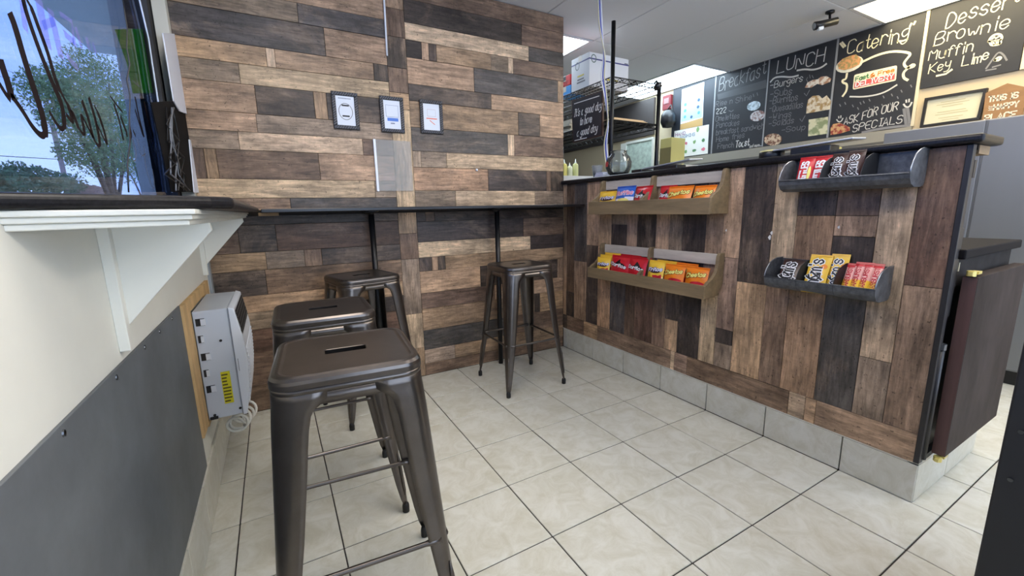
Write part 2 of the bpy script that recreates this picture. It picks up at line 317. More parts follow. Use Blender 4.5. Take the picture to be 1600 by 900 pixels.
PL = "-1.140,.000,2.299,2.410,B;-1.140,-.347,2.173,2.299,D;-.347,.000,2.173,2.299,B;-1.140,-.293,2.081,2.173,L;-.293,.000,2.081,2.173,K;-1.140,-1.045,1.985,2.081,D;-1.045,-1.001,1.985,2.081,T;-1.001,-.953,1.985,2.081,D;-.953,-.583,1.985,2.081,T;-.583,-.455,1.985,2.081,G;-.455,-.416,1.985,2.081,L;-.416,.000,1.985,2.081,B;-1.140,-.707,1.840,1.985,T;-.707,-.049,1.840,1.985,K;-.049,.000,1.840,1.985,T;-1.140,-.587,1.744,1.840,D;-.587,.000,1.744,1.840,T;-1.140,-.383,1.594,1.744,T;-.383,-.207,1.594,1.744,D;-.207,.000,1.594,1.744,T;-1.140,-.468,1.455,1.594,K;-.468,-.417,1.455,1.594,L;-.417,.000,1.455,1.594,B;-1.140,-1.088,1.359,1.455,G;-1.088,-.920,1.359,1.455,G;-.920,.000,1.359,1.455,L;-1.140,-.627,1.218,1.359,O;-.627,-.152,1.218,1.359,D;-.152,-.112,1.218,1.359,B;-.112,.000,1.218,1.359,D;-1.140,-.870,1.112,1.218,G;-.870,-.254,1.112,1.218,L;-.254,.000,1.112,1.218,G;-1.140,-1.080,1.026,1.085,D;-1.080,-1.021,1.026,1.085,B;-1.021,.000,1.026,1.085,D;-1.140,-.355,.896,1.026,D;-.355,.000,.896,1.026,B;-1.140,-.297,.797,.896,L;-.297,.000,.797,.896,D;-1.140,-1.055,.707,.797,D;-1.055,-1.014,.707,.797,T;-1.014,-.963,.707,.797,D;-.963,.000,.707,.797,T;-1.140,-.710,.563,.707,T;-.710,-.055,.563,.707,D;-.055,.000,.563,.707,T;-1.140,-.603,.458,.563,B;-.603,.000,.458,.563,T;-1.140,-.269,.312,.458,T;-.269,-.217,.312,.458,D;-.217,.000,.312,.458,T;-1.140,-.500,.177,.312,K;-.500,.000,.177,.312,B;-1.140,-.925,.081,.177,G;-.925,.000,.081,.177,T;-1.140,.000,.000,.081,B;-2.240,-1.255,2.163,2.410,T;-2.240,-1.701,2.067,2.163,G;-1.701,-1.255,2.067,2.163,K;-2.240,-1.583,1.924,2.067,K;-1.583,-1.255,1.924,2.067,T;-2.240,-1.869,1.833,1.924,T;-1.869,-1.829,1.833,1.924,L;-1.829,-1.336,1.833,1.924,T;-1.336,-1.255,1.833,1.924,D;-2.240,-1.996,1.738,1.833,G;-1.996,-1.255,1.738,1.833,L;-2.240,-1.938,1.599,1.738,T;-1.938,-1.666,1.599,1.738,D;-1.666,-1.602,1.599,1.738,T;-1.602,-1.255,1.599,1.738,D;-2.240,-1.948,1.508,1.599,T;-1.948,-1.255,1.508,1.599,G;-2.240,-2.037,1.418,1.508,G;-2.037,-1.430,1.418,1.508,L;-1.430,-1.255,1.418,1.508,B;-2.240,-2.191,1.273,1.418,B;-2.191,-2.141,1.273,1.418,T;-2.141,-1.672,1.273,1.418,B;-1.672,-1.255,1.273,1.418,T;-2.240,-1.380,1.176,1.273,L;-1.380,-1.255,1.176,1.273,G;-2.240,-1.836,1.112,1.176,T;-1.836,-1.255,1.112,1.176,K;-2.240,-1.255,1.037,1.085,D;-2.240,-2.096,.892,1.037,B;-2.096,-1.923,.892,1.037,D;-1.923,-1.255,.892,1.037,R;-2.240,-1.984,.796,.892,T;-1.984,-1.796,.796,.892,G;-1.796,-1.707,.796,.892,B;-1.707,-1.255,.796,.892,D;-2.240,-1.997,.659,.796,D;-1.997,-1.255,.659,.796,B;-2.240,-1.255,.567,.659,T;-2.240,-1.977,.471,.567,G;-1.977,-1.255,.471,.567,D;-2.240,-1.255,.340,.471,R;-2.240,-1.255,.152,.340,B;-2.240,-1.255,.000,.152,B;-1.255,-1.140,2.233,2.410,T;-1.255,-1.140,2.084,2.233,B;-1.255,-1.140,1.918,2.084,D;-1.255,-1.140,1.781,1.918,B;-1.255,-1.140,1.688,1.781,T;-1.255,-1.140,1.112,1.688,L;-1.255,-1.140,.955,1.085,T;-1.255,-1.140,.794,.955,B;-1.255,-1.140,.435,.794,G;-1.255,-1.140,.200,.435,L;-1.255,-1.140,.000,.200,T"
for s in PL.split(';'):
    a=s.split(','); x0,x1,z0,z1=map(float,a[:4])
    if x0<=-2.24: x0=XL
    vert=(z1-z0)>(x1-x0)*1.05
    if z1>2.405: z1=CEIL-.004
    if vert:
        o=plank_mesh(z1-z0,x1-x0,d=rng.uniform(.0035,.0055)).build('plank',wm,wb); o.rotation_euler=(0,-math.pi/2,0)
    else: o=plank_mesh(x1-x0,z1-z0,d=rng.uniform(.0035,.0055)).build('plank',wm,wb)
    o.location=((x0+x1)/2,YB+.005,(z0+z1)/2); tone(o,a[4])
# left wall: tile baseboard, grey kick panel
bl = sempty('baseboard_left')
yj=[-.03,-.36,-2*T-.0,-3*T,-4*T,-5*T,-6*T,-7*T,-8*T,-9*T,-10*T,-11*T,YF]
yj=[.045]+[-T*k for k in range(0,12)]+[YF+.005]
for k in range(len(yj)-1): tile(XL,XL+.009,yj[k+1],yj[k],0,.183,'base_tile',bl,tilem,axis=0)
kp = MB().box(XL,XL+.006,-3.4,-.805,.188,.792).build('wall_panel',greypanel,wl,bevel=.001)
kp['label']='grey kick panel screwed to the wall'
for i,yy in enumerate((-.95,-1.12,-1.28,-1.5,-1.75)):
    MB().lathe([(.006,0),(.005,.002),(0,.003)],n=8).build('screw',mat('screw_steel',(90,92,95),.3,1),wl,loc=(XL+.006,yy,.778),rot=(0,math.pi/2,0))
MB().box(XL,XL+.012,-.01,.048,.188,1.05).build('corner_trim',mat('grey_trim',(150,156,160),.5),wl)
# ================================================================ OBJECTS
ABS = set()
_ob = MB.build
def _build(s, name, mats, parent=None, **k):
    o = _ob(s, name, mats, parent, **k)
    if parent is not None and parent.name in ABS: o.matrix_parent_inverse = Matrix.Translation(-parent.location)
    return o
MB.build = _build
def athing(*a, **k):
    "a thing whose parts are written in room coordinates"
    o = thing(*a, **k); ABS.add(o.name); return o
granite = mat('granite',(30,29,31),.3,noise=(160,.75,(1,1,1)),spec=.22); lam = mat('worktop_laminate',(30,29,31),.7,spec=.08)
blk = mat('black_metal',(26,26,28),.38,.3); blkp = mat('black_plastic',(24,24,27),.35); steel = mat('steel',(170,172,174),.28,1)
white = mat('white_plastic',(228,232,236),.35); blackpaint = mat('black_paint',(34,32,33),.45,noise=(12,.25,(1,1,1)))
# ---------------- service counter
ct = athing('service_counter','tall service counter faced with upright printed wood planks under a black granite ledge','counter',(.3,-1.0,0))
MB().box(.005,.05,-2.085,YB,.15,1.262).box(.012,.66,-2.09,1.0,.0,.16).build('core',core,ct)
MB().box(.05,.655,-2.07,1.0,.16,.895).build('cabinet_body',mat('cabinet_black',(22,21,22),.6),ct)
cols=[(.05,.012,[('T',.265,1.262)]),(.012,-.085,[('B',.458,1.262),('D',.265,.458)]),(-.085,-.226,[('K',.706,1.262),('T',.265,.706)]),(-.226,-.351,[('T',.83,1.262),('D',.265,.83)]),
(-.351,-.478,[('T',.83,1.262),('O',.265,.83)]),(-.478,-.617,[('G',.98,1.262),('D',.70,.98),('K',.265,.70)]),(-.617,-.703,[('P',.70,1.262),('B',.265,.70)]),(-.703,-.848,[('D',.70,1.262),('R',.265,.70)]),
(-.848,-.944,[('T',.61,1.262),('B',.265,.61)]),(-.944,-1.033,[('G',.70,1.262),('D',.448,.70),('T',.265,.448)]),(-1.033,-1.174,[('D',.265,1.262)]),(-1.174,-1.268,[('P',.70,1.262),('L',.265,.70)]),
(-1.268,-1.362,[('T',.835,1.262),('P',.47,.835),('D',.395,.47),('G',.265,.395)]),(-1.362,-1.506,[('D',.725,1.262),('T',.265,.725)]),(-1.506,-1.604,[('L',.725,1.262),('B',.265,.725)]),(-1.604,-1.745,[('D',1.04,1.262),('O',.265,1.04)]),
(-1.745,-1.882,[('B',1.04,1.262),('T',.961,1.04),('D',.80,.961),('K',.265,.80)]),(-1.882,-1.981,[('L',.502,1.262),('G',.265,.502)]),(-1.981,-2.085,[('R',.798,1.262),('P',.265,.798)])]
for y0,y1,zs in cols:
    for c,z0,z1 in zs:
        o=plank_mesh(z1-z0,y0-y1,d=rng.uniform(.0035,.0055)).build('plank',wm,ct)
        o.matrix_parent_inverse=Matrix.Translation(-ct.location)@Matrix(((0,1,0,.005),(0,0,1,(y0+y1)/2),(1,0,0,(z0+z1)/2),(0,0,0,1))); tone(o,c)
sj=[.05,-.002,-.207,-.358,-.997,-1.024,-1.11,-1.648,-1.716,-1.758,-2.085]
for k,c in enumerate('DBTPLPBLTP'):
    o=plank_mesh(sj[k]-sj[k+1],.112,d=.006).build('plank',wm,ct)
    o.matrix_parent_inverse=Matrix.Translation(-ct.location)@Matrix(((0,1,0,.005),(-1,0,0,(sj[k]+sj[k+1])/2),(0,0,1,.209),(0,0,0,1))); tone(o,c)
tl=[.045,0]+[-T*k for k in range(1,7)]+[-2.1]
def abst(o,t=ct): o.matrix_parent_inverse=Matrix.Translation(-t.location); return o
for k in range(len(tl)-1): abst(tile(-.002,.010,tl[k+1],tl[k],0,.152,'base_tile',ct,tilem,axis=0))
for a,b in ((0,.316),(.316,.66)): abst(tile(a,b,-2.1,-2.088,0,.152,'base_tile',ct,tilem,axis=1))
MB().box(-.002,.66,-2.1,-2.07,.152,.158).box(-.002,.03,-2.1,YB,.152,.156).build('tile_cap',tilem,ct)
g=MB().prism([(-.03,-2.125),(.17,-2.125),(.19,-2.11),(.19,.9),(.002,.9),(.002,.044),(-.03,.044)],2,1.264,1.291); g.build('granite_ledge',granite,ct,bevel=.009,seg=3)
MB().box(.05,.15,-2.10,-1.95,1.235,1.262).build('ledge_support',mat('raw_wood',(150,122,88),.7,noise=(30,.3,(.2,1,1))),ct)
MB().box(.045,.10,-2.098,-2.0,1.247,1.2635).build('torn_edge',mat('chipboard',(70,62,56),.9,noise=(120,.5,(1,1,1)),bump=.8),ct)
tr=MB().box(-.004,.026,-2.1,-2.084,.158,1.262); tr.build('end_trim',blackpaint,ct,bevel=.002)
MB().tube([(.028,-2.098,.17),(.028,-2.098,.60)],.011,10).build('trim_pipe',blackpaint,ct,smooth=True)
MB().tube([(.028,-2.098,.585),(.028,-2.098,.605)],.0135,10).build('pipe_collar',mat('worn_metal',(120,122,125),.35,.8),ct)
MB().box(.026,.05,-2.098,-2.085,.7,1.0).build('end_bracket',blackpaint,ct); MB().box(.03,.05,-2.1,-2.07,1.16,1.215).build('end_bracket',blackpaint,ct)
MB().box(.04,.68,-2.115,1.0,.897,.93).build('worktop',lam,ct,bevel=.005)
MB().box(.05,.655,-2.095,-2.07,.80,.897).build('apron',mat('apron_black',(46,44,44),.7,spec=.1,noise=(14,.4,(1,1,1))),ct)
dm=mat('worn_brown_black_door',(60,53,51),.65,noise=(5,.5,(1,1,.5)),spec=.08)
dr=MB().box(.072,.655,-2.145,-2.108,.185,.838).build('end_door',dm,ct,bevel=.002)
MB().box(.0715,.0735,-2.144,-2.109,.187,.836).build('door_edge',mat('reddish_edge',(92,66,62),.5,noise=(20,.3,(1,1,.1))),dr)
brass=mat('yellowed_hinge',(216,200,120),.4,.4)
for z in (.85,.172):
    MB().box(.05,.11,-2.135,-2.125,z-.006,z+.006).lathe([(0,z-.009),(.012,z-.009),(.012,z+.009),(0,z+.009)],(.07,-2.128,0),10).box(.09,.125,-2.14,-2.12,z-.004,z+.005).build('hinge',brass,ct)
MB().box(.052,.06,-2.1,-2.09,.855,.885).build('latch',mat('latch_cream',(190,180,150),.5),ct)
pl_=MB()
for (u,v,r) in ((1143,259,4),(1135,360,3),(1206,364,4),(1203,371,5),(1311,355,3)):
    p=px(u,v,0,-.001); pl_=MB(); rr=r*.0016
    pl_.add([(p.x-.002*(k%2==0),p.y+rr*math.cos(k*1.05)*(.6 if k%2 else 1),p.z+rr*1.5*math.sin(k*1.05)) for k in range(6)],[(0,1,2,3,4,5)]).build('plaster_chip',mat('plaster',(225,222,214),.8),ct)
# ---------------- eating ledge on poles along the partition
bar=athing('bar_ledge','thin black wall-mounted bar ledge running along the plank partition','ledge',(-1.0,-.08,1.1))
MB().box(-1.975,-.008,-.213,YB-.001,1.099,1.117).build('top',mat('black_laminate',(25,25,29),.3,noise=(40,.3,(1,1,1))),bar,bevel=.003)
for x in (-1.429,-.606):
    pm=MB().tube([(x,-.022,0.002),(x,-.022,1.099)],.0165,14).build('pole',blk,bar,smooth=True)
    MB().lathe([(.0165,0),(.02,.008),(.046,.014),(.046,.0198)],(x,-.022,1.079),16).build('flange',blk,pm)
lb=MB().box(-1.99,-1.90,-.10,YB-.002,1.083,1.0985).build('wood_block',mat('raw_wood'),None); tag(lb,'short bare wood block wedged between the window sill and the black bar ledge','wood block')
# ---------------- granite window sill shelf on brackets
sh=athing('window_shelf','deep black granite window shelf on white bracketed moulding','shelf',(-2.1,-.9,1.0))
MB().prism([(XL-.19,YF+.1),(XL,YF+.1),(XL,-1.79),(-2.03,-1.60),(-1.998,-1.55),(-1.988,.03),(XL-.19,.03)],2,1.1035,1.127).build('granite_top',granite,sh,bevel=.009,seg=4)
mo=MB()
for inset,z0,z1 in ((0,1.094,1.1032),(.006,1.085,1.094),(.012,1.0755,1.085)):
    mo.prism([(XL,-1.775+inset),(-2.05-inset,-1.66+inset),(-2.036-inset,.03),(XL,.03)],2,z0,z1)
mo.build('moulding',mat('white_gloss',(224,223,212),.4,noise=(6,.1,(1,1,1))),sh,bevel=.002)
for y in (-1.40,-.11):
    b=MB().prism([(XL,1.0755),(-2.058,1.0755),(-2.056,1.058),(-2.227,.863),(XL,.863)],1,y-.01,y+.01).build('bracket',paint,sh,bevel=.0015)
    MB().box(XL,XL+.019,y-.034,y-.010,.812,1.0755).build('batten',paint,b,bevel=.0015)
# ---------------- bar stools
gun=mat('gunmetal',(98,92,88),.28,.9,noise=(7,.22,(1,1,1))); gund=mat('gunmetal_dark',(34,32,31),.4,.6); rub=mat('rubber',(20,20,21),.7)
def rsq(h,r,z,n=6):
    out=[]
    for k in range(4):
        for i in range(n+1):
            a=k*math.pi/2+i*math.pi/2/n; cx=[1,-1,-1,1][k]*(h-r); cy=[1,1,-1,-1][k]*(h-r)
            out.append((cx+r*math.cos(a),cy+r*math.sin(a),z))
    return out
def loft(mb,rings,mi=0):
    n=len(rings[0])
    for a,b in zip(rings,rings[1:]):
        o=len(mb.v); mb.v+=a+b; mb.f+=[(o+i,o+(i+1)%n,o+n+(i+1)%n,o+n+i) for i in range(n)]; mb.m+=[mi]*n
def stool():
    t=thing('bar_stool','','bar stool')
    m=MB(); R=[rsq(*q) for q in ((.152,.046,.7355),(.158,.048,.7345),(.160,.050,.736),(.160,.050,.747),(.158,.048,.754),(.153,.045,.7595),(.146,.041,.762),(.140,.036,.7622),(.136,.033,.7605),(.133,.031,.7598))]
    loft(m,R)
    def slot(k,z):
        out=[]
        for p in R[-1]:
            a=math.atan2(p[1],p[0]); L=.030; r=.0215*k; c,s=math.cos(a),math.sin(a)
            x=max(-L,min(L,p[0]*L/.1)); out.append((x+r*c,r*(1 if s>0 else -1)*max(abs(s),.25 if abs(c)<.97 else abs(s)),z))
        return out
    S1=slot(1.35,.7599); S2=slot(1.10,.7601); S3=slot(1,.7590); S4=slot(1,.725)
    loft(m,[R[-1],S1,S2,S3]); loft(m,[S3,S4],1); n=len(S4); o=len(m.v); m.v+=S4; m.f.append(tuple(range(o,o+n))); m.m.append(1)  # slot wall and floor painted darker, standing in for the shade inside
    m.build('seat',[gun,gund],t,smooth=True)
    m=MB(); loft(m,[rsq(.1585,.049,.735),rsq(.1585,.049,.722),rsq(.1595,.049,.697)]); m.build('apron',gun,t,smooth=True,solid=.002)
    LV=[(.735,.158,.049,.062),(.708,.1592,.049,.060),(.697,.160,.0485,.048),(.688,.161,.048,.036),(.675,.162,.047,.031),(.64,.165,.045,.028),(.55,.171,.042,.026),(.40,.1815,.036,.022),(.25,.192,.029,.016),(.12,.201,.022,.010),(.06,.2055,.018,.006),(.032,.2075,.015,.002)]
    for sx,sy in ((1,1),(-1,1),(-1,-1),(1,-1)):
        m=MB(); rows=[]
        for z,c,r,w in LV:
            row=[(c-r-w,c,z),(c-r-w*.5,c,z)]+[(c-r+r*math.sin(i*math.pi/12),c-r+r*math.cos(i*math.pi/12),z) for i in range(7)]+[(c,c-r-w*.5,z),(c,c-r-w,z)]
            rows.append(row)
        k=len(rows[0]); vs=[(sx*x,sy*y,z) for r_ in rows for x,y,z in r_]
        m.add(vs,[(i*k+j,i*k+j+1,(i+1)*k+j+1,(i+1)*k+j) for i in range(len(rows)-1) for j in range(k-1)])
        leg=m.build('leg',gun,t,smooth=True,solid=.0022)
        q=lambda z:(.2095-(z-.032)*.0705)
        pts=[]
        for z in (.07,.09,.2,.235):
            c=q(z)-.3*(.016+(z-.03)*.06)-.0008; pts.append((sx*c,sy*c,z))
        MB().tube(pts,[.002,.005,.006,.002],8).build('rib',gun,leg,smooth=True)
        c=.1985; MB().lathe([(.009,0),(.0125,.002),(.013,.024),(.011,.034),(.006,.038)],(sx*c,sy*c,0),12).build('foot',rub,leg,smooth=True)
    for k in range(4):
        c=.1815; z=.302; M=Matrix.Rotation(k*math.pi/2,4,'Z')
        m=MB().tube([M@Vector(p) for p in ((-.168,-c,z),(-.145,-c,z),(-.13,-c,z),(.13,-c,z),(.145,-c,z),(.168,-c,z))],[.009,.009,.0062,.0062,.009,.009],10); m.build('footrest',gun,t,smooth=True)
    m=MB()
    for a in (math.pi/4,-math.pi/4): m.box(-.20,.20,-.010,.010,.690,.693,0,Matrix.Rotation(a,4,'Z'))
    m.build('cross_brace',gund,t)
    return t
def clone(o,parent=None):
    c=o.copy(); COL.objects.link(c); c.parent=parent
    for ch in list(o.children): clone(ch,c)
    return c
st0=stool()
for i,(x,y,r,l) in enumerate(((-1.811,-1.51,-.087,'gunmetal bar stool closest to the camera, its worn seat slot in full view'),(-1.809,-.972,-.039,'gunmetal bar stool standing directly behind the closest stool'),
        (-1.542,-.213,.219,'gunmetal bar stool turned askew at the ledge pole, third in the row by the window'),(-.634,-.352,-.011,'gunmetal bar stool standing alone near the corner of the service counter'))):
    s=st0 if i==0 else clone(st0); s.location=(x,y,0); s.rotation_euler=(0,0,r); tag(s,l,'bar stool','gunmetal bar stools')
# ---------------- air conditioner in its plywood surround
fw_=athing('plywood_surround','raw plywood frame around the wall air conditioner','frame',(XL,-.5,.3)); ply=mat('plywood',(206,170,118),.7,noise=(14,.3,(1,1,.25)))
for nme,q in (('side_strip',(XL,XL+.014,-.812,-.685,.300,.79)),('top_strip',(XL,XL+.014,-.684,-.15,.746,.79)),('side_strip',(XL,XL+.014,-.262,-.15,.300,.745)),('bottom_strip',(XL,XL+.014,-.684,-.263,.285,.306))): MB().box(*q).build(nme,ply,fw_,bevel=.001)
ac=athing('air_conditioner','white through-wall air conditioner with yellow sticker','air conditioner',(-2.15,-.48,.31))
acm=mat('ac_white',(214,220,230),.38); acs=mat('ac_side',(196,204,216),.42); slotm=mat('slot_dark',(22,23,26),.6)
MB().box(XL+.0145,-2.118,-.682,-.268,.310,.742).build('casing',acs,ac,bevel=.004)
prof=[(-2.118,.306),(-2.104,.306),(-2.092,.36),(-2.082,.44),(-2.077,.53),(-2.079,.60),(-2.088,.665),(-2.099,.738),(-2.118,.746)]
fa=MB().prism(prof,1,-.687,-.263).build('fascia',acm,ac,bevel=.003)
def onf(z):
    for (x0,z0),(x1,z1) in zip(prof,prof[1:]):
        if z0<=z<=z1 and z1>z0: return x0+(x1-x0)*(z-z0)/(z1-z0)
    return -2.08
vg=MB(); A=[(onf(z)+.0015,z) for z in (.632,.66,.70,.728)]
vg.add([(x,y,z) for y in (-.676,-.274) for x,z in A],[(i,i+1,5+i,4+i) for i in range(3)]).build('outlet_grille',slotm,ac)
for k in range(5):
    z=.645+.018*k; MB().box(onf(z)-.002,onf(z)+.0035,-.672,-.278,z-.0016,z+.0016).build('vane',mat('vane_grey',(60,62,66),.4),ac)
for k in range(14):
    z=.355+.0165*k; MB().box(onf(z)-.002,onf(z)+.004,-.665,-.285,z-.0028,z+.0028).build('louver',acm,fa)
for z,wd in ((.70,.028),(.635,.016),(.565,.028),(.50,.016),(.435,.028)):
    s=MB().box(XL+.022,XL+.022+wd,-.6835,-.681,z-.014,z+.014).build('clip_slot',slotm,ac)
    MB().box(XL+.022+wd*.55,XL+.022+wd*1.15,-.688,-.683,z-.012,z+.012).build('clip',acm,s)
MB().box(XL+.02,XL+.045,-.69,-.68,.312,.322).build('foot_bracket',slotm,ac)
for x,z in ((-2.155,.62),(-2.125,.335),(-2.21,.327)): MB().tube([(x,-.6815,z),(x,-.685,z)],.005,10).build('screw',slotm,ac)
lb=MB().box(-2.172,-2.142,-.684,-.681,.365,.495).build('sticker',mat('yellow_label',(214,206,30),.5),ac)
m=MB()
for k in range(9): m.box(-2.170,-2.170+rng.uniform(.014,.026),-.6846,-.684,.372+.0135*k,.378+.0135*k)
m.build('print',mat('label_print',(90,84,20),.6),lb)
MB().box(-2.118,-2.1165,-.6885,-.684,.31,.742).box(-2.11,-2.108,-.689,-.686,.49,.54).build('seam',mat('seam_grey',(130,136,146),.5),ac)
cord=mat('white_cord',(212,212,206),.5)
P=[]
for i in range(70):
    a=i*.42; P.append((-2.155+.034*math.cos(a)+.0006*i,-.655+.012*math.sin(a*.5)+.0026*i,.245+.034*math.sin(a)))
P=[(-2.13,-.50,.32),(-2.14,-.56,.30)]+P+[(-2.11,-.42,.29),(-2.12,-.36,.315)]
MB().tube(P,.0055,8).build('power_cord',cord,ac,smooth=True)
# ---------------- snack racks on the counter front
olive=mat('stained_wood',(128,109,80),.6,noise=(26,.35,(1,.12,1))); pale=mat('whitewashed_wood',(196,186,172),.7,noise=(30,.22,(1,.15,1)))
def snack_rack(label,z0,zf,zt,zb,D=.13,ya=-.425,yb=-1.283):
    t=athing('snack_rack',label,'snack rack',(-.06,(ya+yb)/2,z0),0,'wooden snack racks on the counter')
    def side(y,th=.018):
        pr=[(-.002,zb),(-.03,zb-(zb-z0)*.55),(-.06,z0),(-D,z0),(-D,zf),(-D+.012,zf+.012),(-.085,zf+.03),(-.06,zf+.055),(-.048,zf+.09),(-.044,zt-.016),(-.036,zt-.003),(-.028,zt),(-.002,zt)]
        return MB().prism(pr,1,y-th/2,y+th/2)
    side(ya).build('side_board',olive,t,bevel=.002); side(yb).build('side_board',olive,t,bevel=.002)
    ym=-.845
    side(ym).build('divider',olive,t,bevel=.002)
    MB().box(-D-.014,-D,ya+.009,yb-.009,z0-.002,zf).build('front_board',olive,t,bevel=.002)
    MB().box(-D,-.002,ya-.01,yb+.01,z0,z0+.012).build('bottom_board',olive,t)
    for a,b in ((ya-.01,ym+.01),(ym-.01,yb+.01)): MB().box(-.016,-.002,a,b,zt-.062,zt-.008).build('back_slat',pale,t,bevel=.002)
    return t
snack_rack('wooden snack rack mounted higher, just under the black granite ledge',1.050,1.127,1.262,1.050)
snack_rack('wooden snack rack mounted lower on the counter, near knee height',.640,.705,.857,.700)
# ---------------- galvanised bins
galv=mat('galvanised_dark',(84,86,89),.45,.2,noise=(46,.6,(1,1,1)))
def bin_(label,z0,zr,zt,ya,yb,divs,D=.13):
    t=athing('metal_bin',label,'metal bin',(-.06,(ya+yb)/2,z0),0,'galvanised candy bins on the counter')
    base=[(-.002,zt-.004),(-.002,z0+.02),(-.012,z0+.004),(-.03,z0),(-.085,z0),(-.112,z0+.010),(-.126,z0+.026),(-D,z0+.045),(-D,zr)]
    m=MB(); k=len(base); m.add([(x,ya,z) for x,z in base]+[(x,yb,z) for x,z in base],[(i,i+1,k+i+1,k+i) for i in range(k-1)]); m.build('trough',galv,t,solid=.0018)
    top=[(-D,zr),(-.128,zr+.012),(-.118,zr+(zt-zr)*.45),(-.10,zr+(zt-zr)*.75),(-.07,zt-.006),(-.045,zt),(-.002,zt)]
    pol=base[1:]+top[1:]
    for y,nm in ((ya,'end_plate'),(yb,'end_plate')):
        e=MB().prism(pol,1,y-.0012,y+.0012).build(nm,galv,t)
        MB().tube([(x,y,z) for x,z in top],.0022,6).build('rolled_edge',mat('rim_steel',(150,153,158),.3,.9),e,smooth=True)
    for y in divs: MB().prism(pol,1,y-.001,y+.001).build('divider',mat('bin_inside',(52,54,58),.5,.6),t)
    MB().tube([(-D,ya,zr),(-D,yb,zr)],.0025,6).build('front_rim',galv,t,smooth=True)
bin_('dark galvanised bin mounted higher, just below the ledge, one section empty',1.137,1.180,1.262,-1.588,-1.995,(-1.735,-1.862))
bin_('dark galvanised bin mounted lower, holding yellow packets in its middle section',.737,.788,.862,-1.565,-1.948,(-1.69,-1.82))
# ---------------- packets
def foil(n,rgb,r=.32): return mat(n,rgb,r,.0,spec=.6)
RED,DRED,YEL,ORG,BLU,WHT,BLK,BRN,DOR,CRM=foil('foil_red',(206,32,44)),foil('foil_dark_red',(150,20,30)),foil('foil_yellow',(246,200,62)),foil('foil_orange',(240,132,28)),foil('foil_blue',(52,104,196)),foil('foil_white',(236,236,240)),foil('foil_black',(24,20,22)),foil('foil_brown',(66,40,34)),foil('foil_deep_orange',(214,84,24)),foil('foil_cream',(250,226,160))
INK={'w':mat('ink_white',(245,245,245),.5),'k':mat('ink_black',(20,18,20),.5),'b':mat('ink_blue',(70,60,150),.5),'r':mat('ink_red',(200,34,50),.5),'y':mat('ink_yellow',(250,236,130),.5),'p':mat('ink_pink',(226,96,140),.5),'g':mat('ink_green',(60,140,80),.5),'o':mat('ink_orange',(240,140,40),.5),'n':mat('ink_brown',(70,40,30),.5)}
def packet(name,label,cat,group,x,y,z,w,h,th,mats,zone,art,tilt=14,turn=0,crimp=.07):
    t=thing(name,label,cat,(x,y,z),-math.pi/2+math.radians(turn),group)
    t.rotation_euler=(math.radians(-tilt),0,0); t.rotation_mode='XYZ'
    t.matrix_basis=Matrix.Translation((x,y,z))@Matrix.Rotation(-math.pi/2+math.radians(turn),4,'Z')@Matrix.Rotation(math.radians(-tilt),4,'X')
    r=random.Random(hash((name,round(y,3)))%999 if False else int(abs(y)*1000+z*777)); ph=r.uniform(0,6)
    def bul(s,u):
        if u<crimp or u>1-crimp: return .0008
        q=(u-crimp)/(1-2*crimp)
        return th/2*max(0,1-abs(s)**2.6)*max(0,math.sin(math.pi*q))**.55*(1+.10*math.sin(5*s+7*u+ph)+.07*math.sin(11*u-6*s+ph))+.0008
    nx,nz=12,16; m=MB()
    for sg in (-1,1):
        vs=[((2*i/nx-1)*w/2*(1-.05*math.sin(math.pi*j/nz)), sg*bul(2*i/nx-1,j/nz), h*j/nz + (.003*math.sin(i*2.1) if j in (0,nz) else 0)*0) for j in range(nz+1) for i in range(nx+1)]
        fs=[(j*(nx+1)+i,j*(nx+1)+i+1,(j+1)*(nx+1)+i+1,(j+1)*(nx+1)+i) for j in range(nz) for i in range(nx)]
        o=len(m.v); m.v+=vs; m.f+=[tuple(a+o for a in f) for f in fs]; m.m+=[zone((2*(i+.5)/nx-1),(j+.5)/nz) for j in range(nz) for i in range(nx)]
    m.build('wrapper',mats,t,smooth=True)
    for u0 in (.012,1-crimp+.012):
        MB().prism([(-.0022,h*u0),(.0006,h*(u0+.010)),(-.0022,h*(u0+.02)),(.0006,h*(u0+.03)),(-.0022,h*(u0+.044)),(.0022,h*(u0+.044)),(.0022,h*u0)],0,-w/2*.97,w/2*.97).build('crimp',mats[0],t)
    F=lambda X,Y,off=.0012:Vector((X,-bul(max(-1,min(1,2*X/w)),max(0,min(1,Y/h)))-off,Y))
    art(t,F,w,h); return t
def txt(t,F,s,x,y,hh,wd,ink,name='lettering',w=.2,off=.0015,rot=False,rise=0):
    m=MB(); f=(lambda X,Y:F(X,Y,off)) if not rot else (lambda X,Y:F(-Y,X,off))
    write(m,s,f,x,y,hh,wd,w,.15,3,.12 if not rot else 0,rise); return m.build(name,INK[ink],t)
def poly(t,F,pts,ink,name='emblem',off=.001,k=6):
    "filled shape on the packet face"
    m=MB(); c=(sum(p[0] for p in pts)/len(pts),sum(p[1] for p in pts)/len(pts)); n=len(pts); vs=[F(*c,off)]
    for q in range(1,k+1): vs+=[F(c[0]+(p[0]-c[0])*q/k,c[1]+(p[1]-c[1])*q/k,off) for p in pts]
    fs=[(0,1+i,1+(i+1)%n) for i in range(n)]+[(1+(q-1)*n+i,1+(q-1)*n+(i+1)%n,1+q*n+(i+1)%n,1+q*n+i) for q in range(1,k) for i in range(n)]
    m.add(vs,fs); return m.build(name,INK[ink],t)
def ell(cx,cy,rx,ry,n=16,a=0): return [(cx+rx*math.cos(2*math.pi*i/n),cy+ry*math.sin(2*math.pi*i/n)) for i in range(n)]
